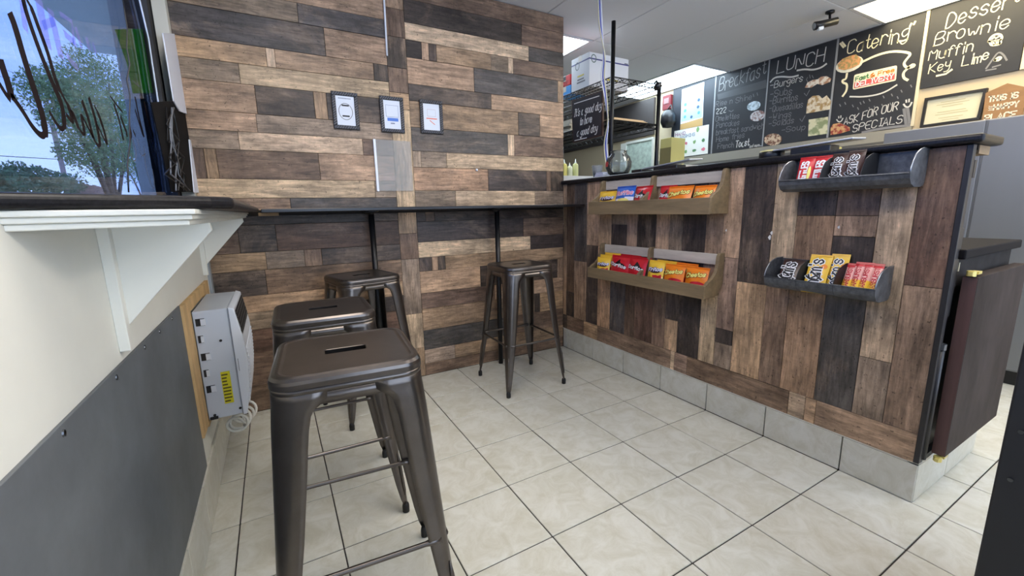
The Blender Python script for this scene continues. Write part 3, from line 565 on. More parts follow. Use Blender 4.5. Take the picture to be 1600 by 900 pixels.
def a_dor(t,F,w,h):
    poly(t,F,[(-w*.30,h*.60),(w*.02,h*.84),(w*.34,h*.57),(w*.05,h*.50)],'k'); poly(t,F,[(-w*.12,h*.5),(w*.16,h*.53),(0,h*.38)],'r')
    txt(t,F,'Doritos',-w*.40,h*.56,h*.13,w*.78,'k','lettering_edge',.42,.0014,rise=-.12); txt(t,F,'Doritos',-w*.40,h*.56,h*.13,w*.78,'w',w=.24,off=.0022,rise=-.12)
def a_fri(t,F,w,h):
    poly(t,F,ell(0,h*.60,w*.36,h*.11),'n'); poly(t,F,[(-w*.1,h*.40),(w*.4,h*.46),(w*.42,h*.25),(0,h*.22)],'r')
    txt(t,F,'Fritos',-w*.40,h*.54,h*.14,w*.8,'b','lettering_edge',.4,.0014,rise=.1); txt(t,F,'Fritos',-w*.40,h*.54,h*.14,w*.8,'w',w=.2,off=.0022,rise=.1)
def a_che(t,F,w,h):
    poly(t,F,ell(w*.12,h*.36,w*.3,h*.08),'r'); txt(t,F,'Cheetos',-w*.42,h*.55,h*.16,w*.82,'k','lettering_edge',.4,.0014,rise=.14); txt(t,F,'Cheetos',-w*.42,h*.55,h*.16,w*.82,'y',w=.22,off=.0022,rise=.14)
def a_ruf(t,F,w,h):
    poly(t,F,ell(.0,h*.42,w*.3,h*.09),'y'); txt(t,F,'Ruffles',-w*.42,h*.62,h*.15,w*.84,'w','lettering_edge',.42,.0014,rise=.05); txt(t,F,'Ruffles',-w*.42,h*.62,h*.15,w*.84,'p',w=.2,off=.0022,rise=.05)
def a_mm(t,F,w,h):
    txt(t,F,"m&m's",h*.16,-w*.16,w*.62,h*.70,'w','lettering_edge',.30,.0014,True); txt(t,F,"m&m's",h*.16,-w*.16,w*.62,h*.70,'k',w=.14,off=.0022,rot=True)
def a_mmp(t,F,w,h):
    a_mm(t,F,w,h); poly(t,F,ell(w*.27,h*.22,w*.1,h*.045),'r'); poly(t,F,ell(w*.26,h*.68,w*.13,h*.06),'o')
def a_slim(t,F,w,h): txt(t,F,'STARBURST',h*.14,-w*.22,w*.45,h*.74,'r',w=.2,rot=True)
def a_red(t,F,w,h): txt(t,F,'SKITTLES',h*.12,-w*.16,w*.42,h*.72,'w',w=.26,rot=True); poly(t,F,ell(w*.3,h*.5,w*.1,h*.2),'y')
z1=lambda s,u:0
def zdor(s,u): return 1 if u<.22 else 0
def zfri(s,u): return 1 if u<.30+.1*s else 0
def zche(s,u): return 1 if u<.26+.12*math.sin(3*s) else 0
def zruf(s,u): return 1 if u<.52+.05*s else 0
def zmm(s,u): return 0
def zslim(s,u): return 2 if u>.9 else (1 if u<.5 else 0)
def put(kind,label,uL,uR,vT,zf,xb,xt,turn=0,dz=0,wk=.94):
    "packet whose foot stands at x = xb on the shelf and whose top leans to x = xt; edges read off the photo"
    xm=(xb+xt)/2; a=px(uL,vT+12,0,xm); b=px(uR,vT+12,0,xm); tp=px((uL+uR)/2,vT,0,xt)
    hh=math.hypot(tp.z-zf,xt-xb); tl=math.degrees(math.atan2(xt-xb,tp.z-zf)); w=(a.y-b.y)*wk; y=(a.y+b.y)/2
    D={'dor':([RED,DRED],zdor,a_dor,.030,'chip bag','chip bags in the wooden racks'),'fri':([YEL,CRM],zfri,a_fri,.030,'chip bag','chip bags in the wooden racks'),'che':([ORG,DOR],zche,a_che,.030,'chip bag','chip bags in the wooden racks'),'ruf':([BLU,WHT],zruf,a_ruf,.030,'chip bag','chip bags in the wooden racks'),
       'mm':([BRN],zmm,a_mm,.016,'candy packet','candy packets in the metal bins'),'mmp':([YEL],zmm,a_mmp,.016,'candy packet','candy packets in the metal bins'),'slim':([foil('foil_pink',(240,180,170)),YEL,RED],zslim,a_slim,.014,'candy packet','candy packets in the metal bins'),'red':([RED,foil('foil_red_b',(220,60,50))],zmm,a_red,.014,'candy packet','candy packets in the metal bins')}[kind]
    nm={'dor':'chip_bag','fri':'chip_bag','che':'chip_bag','ruf':'chip_bag'}.get(kind,'candy_packet')
    packet(nm,label,D[4],D[5],xb,y,zf+dz,w,hh,D[3],D[0],D[1],D[2],tl,turn)
zu,zl=1.0635,.6535
put('fri','small yellow chip bag in the far end of the higher rack',936,962,299,zu,-.085,-.055,4)
put('ruf','blue and white chip bag in the higher rack',961,992,291,zu,-.085,-.05)
put('dor','red chip bag leaning against the divider of the higher rack',987,1019,291,zu,-.085,-.045,-8)
put('dor','red chip bag tucked just past the divider, half hidden, higher rack',1029,1056,290,zu,-.07,-.038)
put('che','orange chip bag next to the half hidden red one, higher rack',1041,1082,291,zu,-.10,-.06)
put('che','orange chip bag against the near end board of the higher rack',1081,1117,290,zu,-.10,-.058)
put('fri','yellow chip bag standing frontmost at the far end of the lower rack',934,953,402,zl,-.105,-.085,10)
put('fri','yellow chip bag second from the front at the far end, lower rack',938,960,398,zl,-.078,-.058,8)
put('fri','yellow chip bag at the back against the slat, far end of lower rack',945,968,395,zl,-.05,-.03,8)
put('dor','red chip bag beside the yellow bags at the far end, lower rack',954,984,399,zl,-.10,-.075)
put('dor','red chip bag beside the divider in the lower rack',980,1011,403,zl,-.10,-.07)
put('dor','red chip bag standing behind two other red bags, lower rack',968,1001,398,zl,-.05,-.03)
put('dor','red chip bag at the back near the divider, lower rack',996,1017,402,zl,-.055,-.035)
put('fri','yellow chip bag just past the divider, frontmost, lower rack',1012,1039,407,zl,-.10,-.075)
put('fri','yellow chip bag behind the frontmost one past the divider, lower rack',1024,1056,407,zl,-.06,-.035)
put('che','orange chip bag next to the yellow bags in the lower rack',1037,1071,413,zl,-.10,-.075)
put('che','orange chip bag by the near end board of the lower rack',1070,1108,417,zl,-.10,-.075)
put('che','orange chip bag at the back behind the other orange bags, lower rack',1052,1090,411,zl,-.055,-.03)
put('red','red candy packet at the far end of the higher bin',1246,1272,246,1.141,-.085,-.05)
put('red','red candy packet against the first divider of the higher bin',1268,1298,244,1.141,-.08,-.048)
put('mm','dark brown candy packet beside the first divider of the higher bin',1297,1325,240,1.141,-.085,-.05)
put('mm','dark brown candy packet against the second divider of the higher bin',1322,1351,235,1.141,-.085,-.052)
put('mm','dark brown candy packet alone in the far section of the lower bin',1217,1254,405,.741,-.095,-.03,wk=.9)
put('mmp','yellow candy packet in front in the middle of the lower bin',1261,1301,398,.741,-.10,-.03,6,wk=.85)
put('mmp','yellow candy packet leaning behind the other yellow one, lower bin',1296,1331,397,.741,-.07,-.012,10,wk=.8)
for i,(a,b,v,l) in enumerate(((1317,1336,411,'slim red topped candy stick closest to the divider of the lower bin'),(1330,1349,409,'slim red topped candy stick second from the divider, lower bin'),(1343,1363,410,'slim red topped candy stick third from the divider, lower bin'),(1358,1379,412,'slim red topped candy stick against the near end plate, lower bin'))):
    put('slim',l,a,b,v,.741,-.085,-.03,0,wk=.8)
# ================================================================ WALL PRINTS
paper=mat('paper',(226,232,242),.6); ropem=mat('black_rope',(30,30,34),.45)
def print_frame(label,x0,x1,z0,z1,kind):
    t=athing('print_frame',label,'framed print',((x0+x1)/2,YB,z0),0,'small framed prints on the plank partition')
    y=YB-.001; b=.021
    f=MB()
    for q in ((x0,x1,z0,z0+b),(x0,x1,z1-b,z1),(x0,x0+b,z0+b,z1-b),(x1-b,x1,z0+b,z1-b)): f.box(q[0],q[1],y-.012,y,q[2],q[3])
    fo=f.build('frame',ropem,t,bevel=.003)
    r=MB(); bw=mat('rope_sheen',(92,94,102),.35)
    def twist(ax,a,bb,c):
        n=int((bb-a)/.0125)
        for i in range(n):
            s=a+(bb-a)*(i+.5)/n; d=.0062
            p,q=((s-d,y-.0125,c-.007),(s+d,y-.0125,c+.007)) if ax==0 else ((c-.007,y-.0125,s-d),(c+.007,y-.0125,s+d))
            r.tube([p,q],.0032,5)
    twist(0,x0+.004,x1-.004,z0+b/2); twist(0,x0+.004,x1-.004,z1-b/2); twist(1,z0+b,z1-b,x0+b/2); twist(1,z0+b,z1-b,x1-b/2)
    ro=r.build('rope_twist',bw,fo); ro['kind']='stuff'
    p=MB().box(x0+b,x1-b,y-.006,y-.004,z0+b,z1-b).build('print',paper,t)
    cx,cz=(x0+x1)/2,(z0+z1)/2; F=lambda X,Y:Vector((X,y-.0068,Y))
    ink=mat('print_ink',(30,32,38),.6); m=MB()
    if kind==0:
        ribbon(m,[(cx+.036*math.cos(a*math.pi/16),cz-.004+.043*math.sin(a*math.pi/16)) for a in range(33)],.0025,F)
        for zz in (cz+.024,cz-.032): m.add([F(cx-.019,zz),F(cx+.019,zz),F(cx+.019,zz+.008),F(cx-.019,zz+.008)],[(0,1,2,3)])
        m.build('ring_and_bars',ink,p); m=MB()
        for k in range(9): m.add([F(cx-.034+.0075*k,z1-b-.016),F(cx-.029+.0075*k,z1-b-.016),F(cx-.029+.0075*k,z1-b-.010),F(cx-.034+.0075*k,z1-b-.010)],[(0,1,2,3)])
        m.build('caption',mat('print_grey',(130,140,160),.6),p)
    elif kind==1:
        ribbon(m,[(cx-.036,cz-.012),(cx-.036,cz+.052),(cx+.036,cz+.052),(cx+.036,cz-.012),(cx-.036,cz-.012)],.002,F); m.build('outline',mat('print_blue_grey',(110,130,170),.6),p)
        m=MB(); m.add([F(cx-.030,cz-.036),F(cx+.034,cz-.036),F(cx+.034,cz-.018),F(cx-.030,cz-.018)],[(0,1,2,3)]); m.build('blue_banner',mat('print_blue',(88,130,214),.6),p)
        m=MB(); m.add([F(cx-.012,cz-.052),F(cx+.012,cz-.052),F(cx+.012,cz-.045),F(cx-.012,cz-.045)],[(0,1,2,3)]); m.build('caption',mat('print_grey'),p)
    else:
        m.add([F(cx-.034,cz-.012),F(cx+.034,cz-.012),F(cx+.034,cz-.006),F(cx-.034,cz-.006)],[(0,1,2,3)])
        ribbon(m,[(cx-.012,cz-.02),(cx+.004,cz-.032),(cx+.018,cz-.042)],.004,F); m.build('orange_line',mat('print_orange',(236,120,90),.6),p)
        m=MB(); ribbon(m,[(cx-.026,cz+.004),(cx-.026,cz+.044),(cx+.026,cz+.044),(cx+.026,cz+.004),(cx-.026,cz+.004)],.0018,F); m.build('outline',mat('print_pale',(190,170,170),.6),p)
print_frame('small black rope-framed print with a ring and two dark bars',-1.578,-1.4385,1.5525,1.750,0)
print_frame('small black rope-framed print with a blue banner',-1.319,-1.180,1.552,1.753,1)
print_frame('small black rope-framed print with an orange line',-1.081,-.935,1.561,1.757,2)
acr=athing('acrylic_holder','clear acrylic sheet holder with a white edge strip on the plank partition','sign holder',(-1.26,YB,1.21))
MB().box(-1.366,-1.152,YB-.010,YB-.007,1.215,1.508).build('clear_sheet',glass('acrylic',(240,240,242),.8,.12,(230,226,220)),acr)
MB().box(-1.372,-1.358,YB-.014,YB-.001,1.212,1.509).build('edge_strip',mat('white_strip',(236,240,248),.3),acr,bevel=.002)
tag(MB().tube([(-1.249,YB-.009,CEIL-.002),(-1.256,YB-.009,1.972)],.0055,10).build('white_rod',mat('white_strip'),smooth=True),'thin white rod hanging from the ceiling down the plank partition','rod')
nl=MB().lathe([(.0,0),(.006,.0),(.009,.008),(.007,.013),(0,.015)],n=10).build('wall_plug',mat('white_strip'),smooth=True,loc=(-.715,YB-.001,1.352),rot=(math.pi/2,0,0)); tag(nl,'small white plug stuck on the plank partition above the bar ledge','wall plug')
# ================================================================ MENU BOARDS
chalkb=mat('chalkboard',(40,42,48),.55,noise=(5,.22,(1,1,1))); chalk=mat('chalk_white',(205,204,200),.8); chalkd=mat('chalk_faint',(128,128,131),.8); chalky=mat('chalk_cream',(236,228,196),.8); smud=mat('chalk_smudge',(88,90,93),.8)
BX=XR-.016
FB=face((BX,0,0),(0,-1,0),(-1,0,0),.0012)
def cw(u,v): p=px(u,v,0,BX); return (-p.y,p.z)
def board(label,u,y0,y1,z0,z1):
    t=athing('menu_board',label,'menu board',(XR,(y0+y1)/2,z0),0,'chalk menu boards above the kitchen')
    MB().box(BX,XR-.001,y1+.003,y0-.003,z0,z1).build('slate',chalkb,t)
    return t
def cwrite(t,s,a,b,hp,w=.13,m=chalk,jit=.5,seed=1,name='chalk_lettering'):
    A=cw(*a); B=cw(*b); h=cw(a[0],a[1]-hp)[1]-A[1]; mb=MB()
    write(mb,s,FB,A[0],A[1],h,B[0]-A[0],w*.68,jit,seed,.06,(B[1]-A[1])/(B[0]-A[0]),rnd=True); return mb.build(name,m,t)
def cline(t,P,w,m=chalk,name='chalk_stroke',cl=False):
    mb=MB(); q=[cw(*p) for p in P]
    if cl: q.append(q[0])
    for _ in range(2): q=smooth2(q)
    ribbon(mb,q,w,FB); return mb.build(name,m,t)
def cut(t,pts,rgb,rgb2,name='food_picture',sc=40):
    "printed cut-out stuck on the board"
    q=[cw(*p) for p in pts]; mb=MB(); n=len(q); f=face((BX,0,0),(0,-1,0),(-1,0,0),.0035)
    mb.add([f(*p) for p in q]+[FB(*p) for p in q],[tuple(range(n))]+[(i,(i+1)%n,n+(i+1)%n,n+i) for i in range(n)])
    m=mat('print_%d_%d_%d'%rgb,rgb,.5); tt=m.node_tree
    if not any(nn.type=='VALTORGB' for nn in tt.nodes):
        tc=N(tt,'ShaderNodeTexCoord'); nz=N(tt,'ShaderNodeTexNoise'); nz.inputs['Scale'].default_value=sc; nz.inputs['Detail'].default_value=3; cr=N(tt,'ShaderNodeValToRGB')
        cr.color_ramp.elements[0].position=.42; cr.color_ramp.elements[1].position=.56; cr.color_ramp.elements[0].color=lin(*rgb2); cr.color_ramp.elements[1].color=lin(*rgb)
        tt.links.new(tc.outputs['Object'],nz.inputs['Vector']); tt.links.new(nz.outputs['Fac'],cr.inputs[0]); tt.links.new(cr.outputs[0],tt.nodes['Principled BSDF'].inputs['Base Color'])
    return mb.build(name,m,t)
def oval(u,v,a,b,rot=0,n=14): return [(u+a*math.cos(2*math.pi*i/n)*math.cos(rot)-b*math.sin(2*math.pi*i/n)*math.sin(rot), v+a*math.cos(2*math.pi*i/n)*math.sin(rot)+b*math.sin(2*math.pi*i/n)*math.cos(rot)) for i in range(n)]
Z0,Z1=1.633,2.404
b0=athing('notice_board','dark notice panel carrying the hand washing poster, next to the breakfast board','notice board',(XR,.71,Z0))
MB().box(BX,XR-.001,.449,.985,Z0,Z1).build('panel',mat('notice_panel',(44,48,56),.45),b0)
def sheet(label,u4,ground):
    t=athing('poster',label,'poster',(BX,cw(*u4[0])[0]*-1,cw(*u4[3])[1])); q=[cw(*p) for p in u4]; f=face((BX,0,0),(0,-1,0),(-1,0,0),.003)
    MB().add([f(*p) for p in q]+[FB(*p) for p in q],[(0,1,2,3)]+[(i,(i+1)%4,4+(i+1)%4,4+i) for i in range(4)]).build('sheet',ground,t); return t
FP=face((BX,0,0),(0,-1,0),(-1,0,0),.0042)
def bil(u4,s,r):
    a,b,c,d=[Vector(cw(*p)) for p in u4]; return (a*(1-s)+b*s)*(1-r)+(d*(1-s)+c*s)*r
U=((1066,140),(1100.5,128),(1098,196),(1063,203)); p1=sheet('pale blue notice with rows of small round icons above the hand washing poster',U,mat('poster_white',(220,232,244),.6))
m=MB(); q=[bil(U,*c) for c in ((.04,.32),(.96,.32),(.96,.80),(.04,.80))]; m.add([FP(*p) for p in q],[(0,1,2,3)]); m.build('blue_field',mat('poster_blue',(172,214,240),.6),p1)
m=MB(); q=[bil(U,*c) for c in ((0,.86),(1,.82),(1,1),(0,1))]; m.add([FP(*p) for p in q],[(0,1,2,3)]); m.build('tan_foot',mat('poster_tan',(196,160,104),.6),p1)
F5=face((BX,0,0),(0,-1,0),(-1,0,0),.005)
for i,(s,r) in enumerate(((.2,.4),(.8,.38),(.2,.55),(.78,.54),(.2,.7),(.5,.74),(.82,.68))):
    c=bil(U,s,r); m=MB(); m.add([F5(c.x+.017*math.cos(a*math.pi/6),c.y+.017*math.sin(a*math.pi/6)) for a in range(12)],[tuple(range(12))]); m.build('icon',mat(('icon_blue','icon_dark')[i%2],((96,160,214),(70,96,130))[i%2],.6),p1)
m=MB()
for k,(r,wd) in enumerate(((.06,.6),(.10,.7),(.15,.4),(.24,.8))):
    ribbon(m,[tuple(bil(U,.1,r)),tuple(bil(U,.1+wd,r))],.004,FP)
m.build('text_lines',mat('print_grey'),p1)
U=((1054,205),(1108,194.5),(1106,240),(1053,247)); p2=sheet('white hand washing poster with green and pink drawings',U,mat('poster_cream',(236,236,230),.6))
for s,a,b2,r in (('HAND',.04,.34,.20),('WASHING',.18,.62,.31)):
    A=bil(U,a,r); B=bil(U,b2,r-.01); m=MB(); write(m,s,FP,A.x,A.y,.032,B.x-A.x,.2,.1,2,0,(B.y-A.y)/(B.x-A.x)); m.build('lettering',mat('poster_purple',(150,90,140),.6) if s=='HAND' else mat('poster_slate',(120,140,170),.6),p2)
for i in range(4):
    for j in range(2):
        c=bil(U,.12+.25*i,.52+.3*j); m=MB(); n=7; rr=random.Random(i*7+j)
        m.add([FP(c.x+.028*rr.uniform(.5,1)*math.cos(k*2*math.pi/n),c.y+.026*rr.uniform(.5,1)*math.sin(k*2*math.pi/n)) for k in range(n)],[tuple(range(n))])
        m.build('drawing',mat(('draw_green','draw_pink','draw_leaf')[(i+j)%3],((96,140,96),(216,120,140),(130,168,110))[(i+j)%3],.6),p2)
m=MB(); c=bil(U,.70,.1); m.add([FP(c.x+.02*math.cos(k),c.y+.03*math.sin(k)) for k in range(6)],[tuple(range(6))]); m.build('drawing',mat('draw_leaf'),p2)
# breakfast
b1=board('chalk menu board listing breakfast dishes','',.445,-.10,Z0,Z1)
cwrite(b1,'Breakfast',(1123,144),(1195,117),20,.08,m=mat('chalk_mid',(165,165,166),.8),seed=2)
q=[cw(*p) for p in ((1121,147.5),(1197,124.5),(1198,137),(1122,156))]; MB().add([FB(*p) for p in q],[(0,1,2,3)]).build('chalk_smudge',smud,b1)
for s,a,b,h,w,mm in (('Rise n Shine',(1118,167),(1174,156),8,.13,chalkd),('222',(1118.5,178),(1134,176),8,.16,chalk),('Omelettes',(1118,190),(1155,184),8,.13,chalkd),('Pancakes',(1119,200),(1155,195),8,.13,chalkd),
    ('breakfast sandwich',(1119,211),(1193,201),8,.13,chalkd),('Home fries',(1119,222),(1163,215),8,.13,chalkd),('French',(1121,233),(1146,230),8,.13,chalkd),('Toast',(1149,231),(1170,227),10,.2,chalk),('and more...',(1171,231),(1190,228),4.5,.22,chalk)): cwrite(b1,s,a,b,h,w,mm,seed=len(s))
cline(b1,[(1139,173),(1143,174.5),(1146,172)],.006,chalkd); cline(b1,[(1177,147),(1178,151)],.006,chalkd); cline(b1,[(1183,145),(1184,149)],.006,chalkd)
cut(b1,oval(1178,165.5,11,7,-.35),(214,230,240),(150,170,180)); cut(b1,oval(1184,181,12,8,-.35),(206,204,206),(130,96,90))
# lunch
b2=board('chalk menu board headed lunch','',-.10,-.65,Z0,Z1)
cwrite(b2,'LUNCH',(1214,114),(1287,97),19,.11,seed=4)
cline(b2,[(1204,128),(1210,121),(1222,119.5),(1236,121),(1247,118)],.014); cline(b2,[(1246,110),(1258,108),(1270,109.5),(1283,106),(1291,100)],.014)
for s,a,b,h,mm in (('-Burgers',(1203,139),(1254,127),10,chalk),('-Subs',(1203,152),(1237,147),10,chalkd),('-Burritos',(1202,163),(1246,157),10,chalkd),('-Quesadillas',(1202,175),(1254,168),9,chalkd),('-Wings',(1201,188),(1236,182),9,chalkd),('-Salads',(1201,198.5),(1240,192),9,chalkd),('-Soup',(1221,207),(1258,202),8,chalkd)): cwrite(b2,s,a,b,h,.13,mm,seed=len(s)+3)
for u,v in ((1259,146),(1252,186)): cline(b2,[(u-2,v),(u+1,v+4),(u+6,v-5)],.006,chalkd)
cline(b2,[(1262,121),(1260,124),(1262,128)],.005,chalkd); cline(b2,[(1265,117),(1266,122)],.005,chalkd); cline(b2,[(1269,118),(1271,122)],.005,chalkd)
cut(b2,[(1258,137),(1262,129),(1270,125),(1278,124),(1283,120),(1292,119),(1299,123),(1297,128),(1285,133),(1277,131),(1268,137)],(232,222,208),(176,130,100))
cut(b2,[(1260,177.5),(1261,166),(1263,156),(1270,150),(1280,149),(1285,154),(1292,149),(1299,158),(1297,171)],(222,210,186),(170,138,90))
cut(b2,[(1264,187),(1294,182.5),(1293,209),(1263,213)],(214,210,176),(140,150,110),sc=22); cut(b2,oval(1208,218,14,9.5,-.1),(214,190,160),(120,80,60))
# catering
b3=board('chalk menu board headed catering with a delivery sticker','',-.65,-1.19,Z0,Z1)
cwrite(b3,'Catering',(1323,85),(1418,61),20,.10,m=chalky,seed=5)
for P in (((1313,68),(1318,74)),((1316,66),(1321,72)),((1424,37),(1422,41)),((1430,34),(1428,38))): cline(b3,list(P),.012,chalky)
cline(b3,[(1403,64.5),(1411,64),(1418,61)],.011,chalky)
cline(b3,[(1349,96),(1370,86),(1393,80),(1414,81),(1424,84),(1417,92),(1412,99),(1415,105),(1422,106),(1430,103),(1426,100),(1418,107),(1411,114),(1412,122),(1418,125)],.016,chalky)
cline(b3,[(1323.5,115),(1322,124),(1316,125),(1317,129.5),(1324,131),(1323,142),(1317,150)],.015,chalky); cline(b3,[(1328.5,151),(1352,151.5),(1380,146),(1401,133)],.011)
for u,v in ((1358,155),(1380,150),(1393,147),(1402,151),(1408,141),(1423,133),(1344,160),(1332,164),(1312,163),(1320,160),(1366,166),(1378,163),(1391,161),(1358,168),(1340,168),(1349,158)): cline(b3,[(u,v),(u+1.5,v+3)],.006,chalkd)
cwrite(b3,'ASK FOR OUR',(1318,196),(1402,170.5),11.5,.15,seed=6); cwrite(b3,'SPECIALS',(1332,206),(1409,191),11,.15,seed=8)
for u,v,k in ((1312,187,1),(1418,163,1.3)):
    cline(b3,[(u-4.5*k,v),(u-2*k,v+3.5*k),(u+2.5*k,v+3*k),(u+5*k,v-2*k)],.008*k); cline(b3,[(u-1.5*k,v-5*k),(u-1.3*k,v-2.5*k)],.007*k); cline(b3,[(u+2*k,v-6*k),(u+1.8*k,v-3*k)],.007*k)
cline(b3,[(1348,207),(1375,201),(1400,198),(1421,196)],.018,chalkd); cline(b3,[(1413,171),(1416,193)],.02,chalkd,'chalk_smear'); cline(b3,[(1418,170),(1421,192)],.02,chalkd,'chalk_smear')
cut(b3,oval(1327.5,100.5,22.5,11.5,-.36,18),(236,232,214),(226,222,206),'plate_picture'); cut_o=face((BX,0,0),(0,-1,0),(-1,0,0),.005)
pf=cut(b3,[(1309,101),(1317,92),(1327,88),(1338,85),(1346,92),(1343,101),(1333,106),(1320,110),(1311,108)],(226,164,110),(170,150,96),'food_picture',50); pf.location.x-=.002
cut(b3,[(1298,200),(1302,194),(1312,192),(1322,196),(1328,199),(1328,204),(1312,209),(1298,211)],(206,160,110),(150,60,50))
def rrect(c4,r=.12):
    a,b,c,d=[Vector(p) for p in c4]; out=[]
    for o,p,q in ((a,d,b),(b,a,c),(c,b,d),(d,c,a)):
        l1=o+(p-o).normalized()*3; l2=o+(q-o).normalized()*3; out+=[tuple(l1),tuple(l1*.3+o*.5+l2*.2),tuple(l2*.3+o*.5+l1*.2),tuple(l2)]
    return out
D4=((1335,117),(1402,102),(1400,126),(1332.5,140.5))
cut(b3,rrect(D4),(244,236,206),(242,232,200),'delivery_sticker')
f6=face((BX,0,0),(0,-1,0),(-1,0,0),.0045); q=[bil(D4,*c) for c in ((.03,.52),(.97,.46),(.97,.90),(.03,.92))]; MB().add([f6(*p) for p in q],[(0,1,2,3)]).build('red_band',mat('sticker_red',(214,92,88),.5),b3)
f7=face((BX,0,0),(0,-1,0),(-1,0,0),.006)
for s,a,b,r,h,k in (('Fast',.05,.36,.45,.030,'g'),('& Free',.42,.95,.41,.028,'o'),('DELIVERY',.07,.94,.85,.034,'w')):
    A=bil(D4,a,r); B=bil(D4,b,r-.03); m=MB(); write(m,s,f7,A.x,A.y,h,B.x-A.x,.22,0,1,0,(B.y-A.y)/(B.x-A.x)); m.build('lettering',INK[k],b3)
# dessert
b4=board('shorter chalk menu board headed dessert','',-1.21,-1.683,1.885,Z1)
for s,a,b,h,w in (('Dessert',(1477,44),(1590,5),22,.11),('Brownie',(1459,71),(1576,42),19,.11),('Muffin',(1451,94),(1519,80),16,.12),('Key',(1451,114.5),(1484,106),14,.13),('Lime',(1502,104),(1543,93),15,.15)): cwrite(b4,s,a,b,h,w,chalky,seed=len(s)+1)
cline(b4,[(1464,118.5),(1478,115.5),(1487,109)],.012,chalky)
cline(b4,[(1545,65),(1548,58),(1556,53),(1564,54),(1566,60),(1563,63),(1564,69),(1549,71.5),(1547,65.5),(1545,65)],.012,chalky)
for P in (((1553,70),(1552,65)),((1558,69),(1557,64)),((1562,68.5),(1561,63.5)),((1550,61),(1554,58)),((1556,60),(1561,57)),((1548,65),(1564,62))): cline(b4,list(P),.009,chalky)
cline(b4,[(1541,107),(1551,93),(1560,80.5),(1568,85),(1573,94)],.009,chalkd); cline(b4,[(1541,110),(1556,107.5)],.008,chalkd); cline(b4,[(1551,105),(1563,101.5)],.008,chalkd); cline(b4,[(1555,94),(1560,89),(1565,90),(1560,95),(1555,94)],.012,chalky)
b5=board('narrow sliver of a further menu board beyond the dessert board','',-1.715,-2.15,1.885,Z1)
for ya,yb2,z0 in ((.452,.438,Z0),(-.094,-.106,Z0),(-.643,-.657,Z0),(-1.19,-1.208,Z0),(-1.685,-1.712,1.885)):
    o=MB().box(XR-.019,XR-.001,yb2,ya,z0,Z1).build('board_strip',mat('cream_strip',(214,204,176),.5) if ya<-1 else mat('grey_strip',(150,152,156),.5)); tag(o,{.452:'thin strip between the notice panel and the breakfast board',-.094:'thin strip between the breakfast and lunch boards',-.643:'thin strip between the lunch and catering boards',-1.19:'pale strip between the catering and dessert boards',-1.685:'pale strip at the near end of the dessert board'}[ya],'trim strip')
struct(MB().box(XR-.03,XR-.001,-1.2,1.2,1.545,1.628).build('trim_1',mat('taupe_trim',(150,146,134),.6)))
struct(MB().box(XR-.06,XR-.001,-1.2,1.2,1.40,1.543).build('trim_2',mat('dark_taupe',(92,90,86),.6)))
# certificate and house sign on top of the fridge
ce=athing('certificate_frame','black framed yellowed certificate on the wall under the dessert board','framed certificate',(XR,-1.4,1.61))
q=[(-1.247,1.612),(-1.548,1.614),(-1.560,1.808),(-1.252,1.812)]
m=MB(); 
for i in range(4):
    a,b=Vector(q[i]),Vector(q[(i+1)%4]); d=(b-a).normalized(); n=Vector((-d.y,d.x)); n=n if n.dot(Vector((-1.4,1.71))-a)>0 else -n
    P=[a,b,b+n*.016-d*.016,a+n*.016+d*.016]; m.add([(XR-.03,p.x,p.y) for p in P]+[(XR-.002,p.x,p.y) for p in P],[(0,1,2,3),(0,1,5,4),(2,3,7,6)])
m.build('frame',mat('frame_dark',(34,32,30),.4),ce)
MB().box(XR-.016,XR-.012,-1.545,-1.258,1.622,1.80).build('paper',mat('certificate_paper',(214,208,178),.5),ce)
f8=lambda X,Y:Vector((XR-.0172,-X,Y)); m=MB()
for k,(w,z) in enumerate(((.04,1.785),(.12,1.765),(.16,1.75),(.10,1.735),(.14,1.70),(.16,1.685),(.12,1.66),(.08,1.645))): ribbon(m,[(1.40-w/2,z),(1.40+w/2,z)],.004,f8)
m.build('print',mat('certificate_ink',(190,180,140),.6),ce)
hs=athing('house_sign','brown house-shaped wooden sign lettered in white beside the certificate','sign',(XR-.03,-1.66,1.56))
MB().prism([(-1.565,1.556),(-1.735,1.556),(-1.738,1.765),(-1.648,1.812),(-1.558,1.775)],0,XR-.04,XR-.02).build('board',mat('sign_wood',(150,112,72),.6,noise=(20,.2,(1,.2,1))),hs)
f9=lambda X,Y:Vector((XR-.0415,-X,Y))
for s,x,z,h,w in (('THIS IS',1.578,1.715,.032,.125),('HAPPY',1.607,1.660,.032,.105),('PLACE',1.575,1.598,.036,.135)):
    m=MB(); write(m,s,f9,x,z,h,w,.24,0,1); m.build('lettering',mat('sign_white',(226,214,190),.6),hs)
m=MB(); write(m,'MY',lambda X,Y:Vector((XR-.0415,-(1.600-(Y)),1.662+X)),0,0.0,.016,.026,.24,0,1); m.build('lettering',mat('sign_white'),hs)
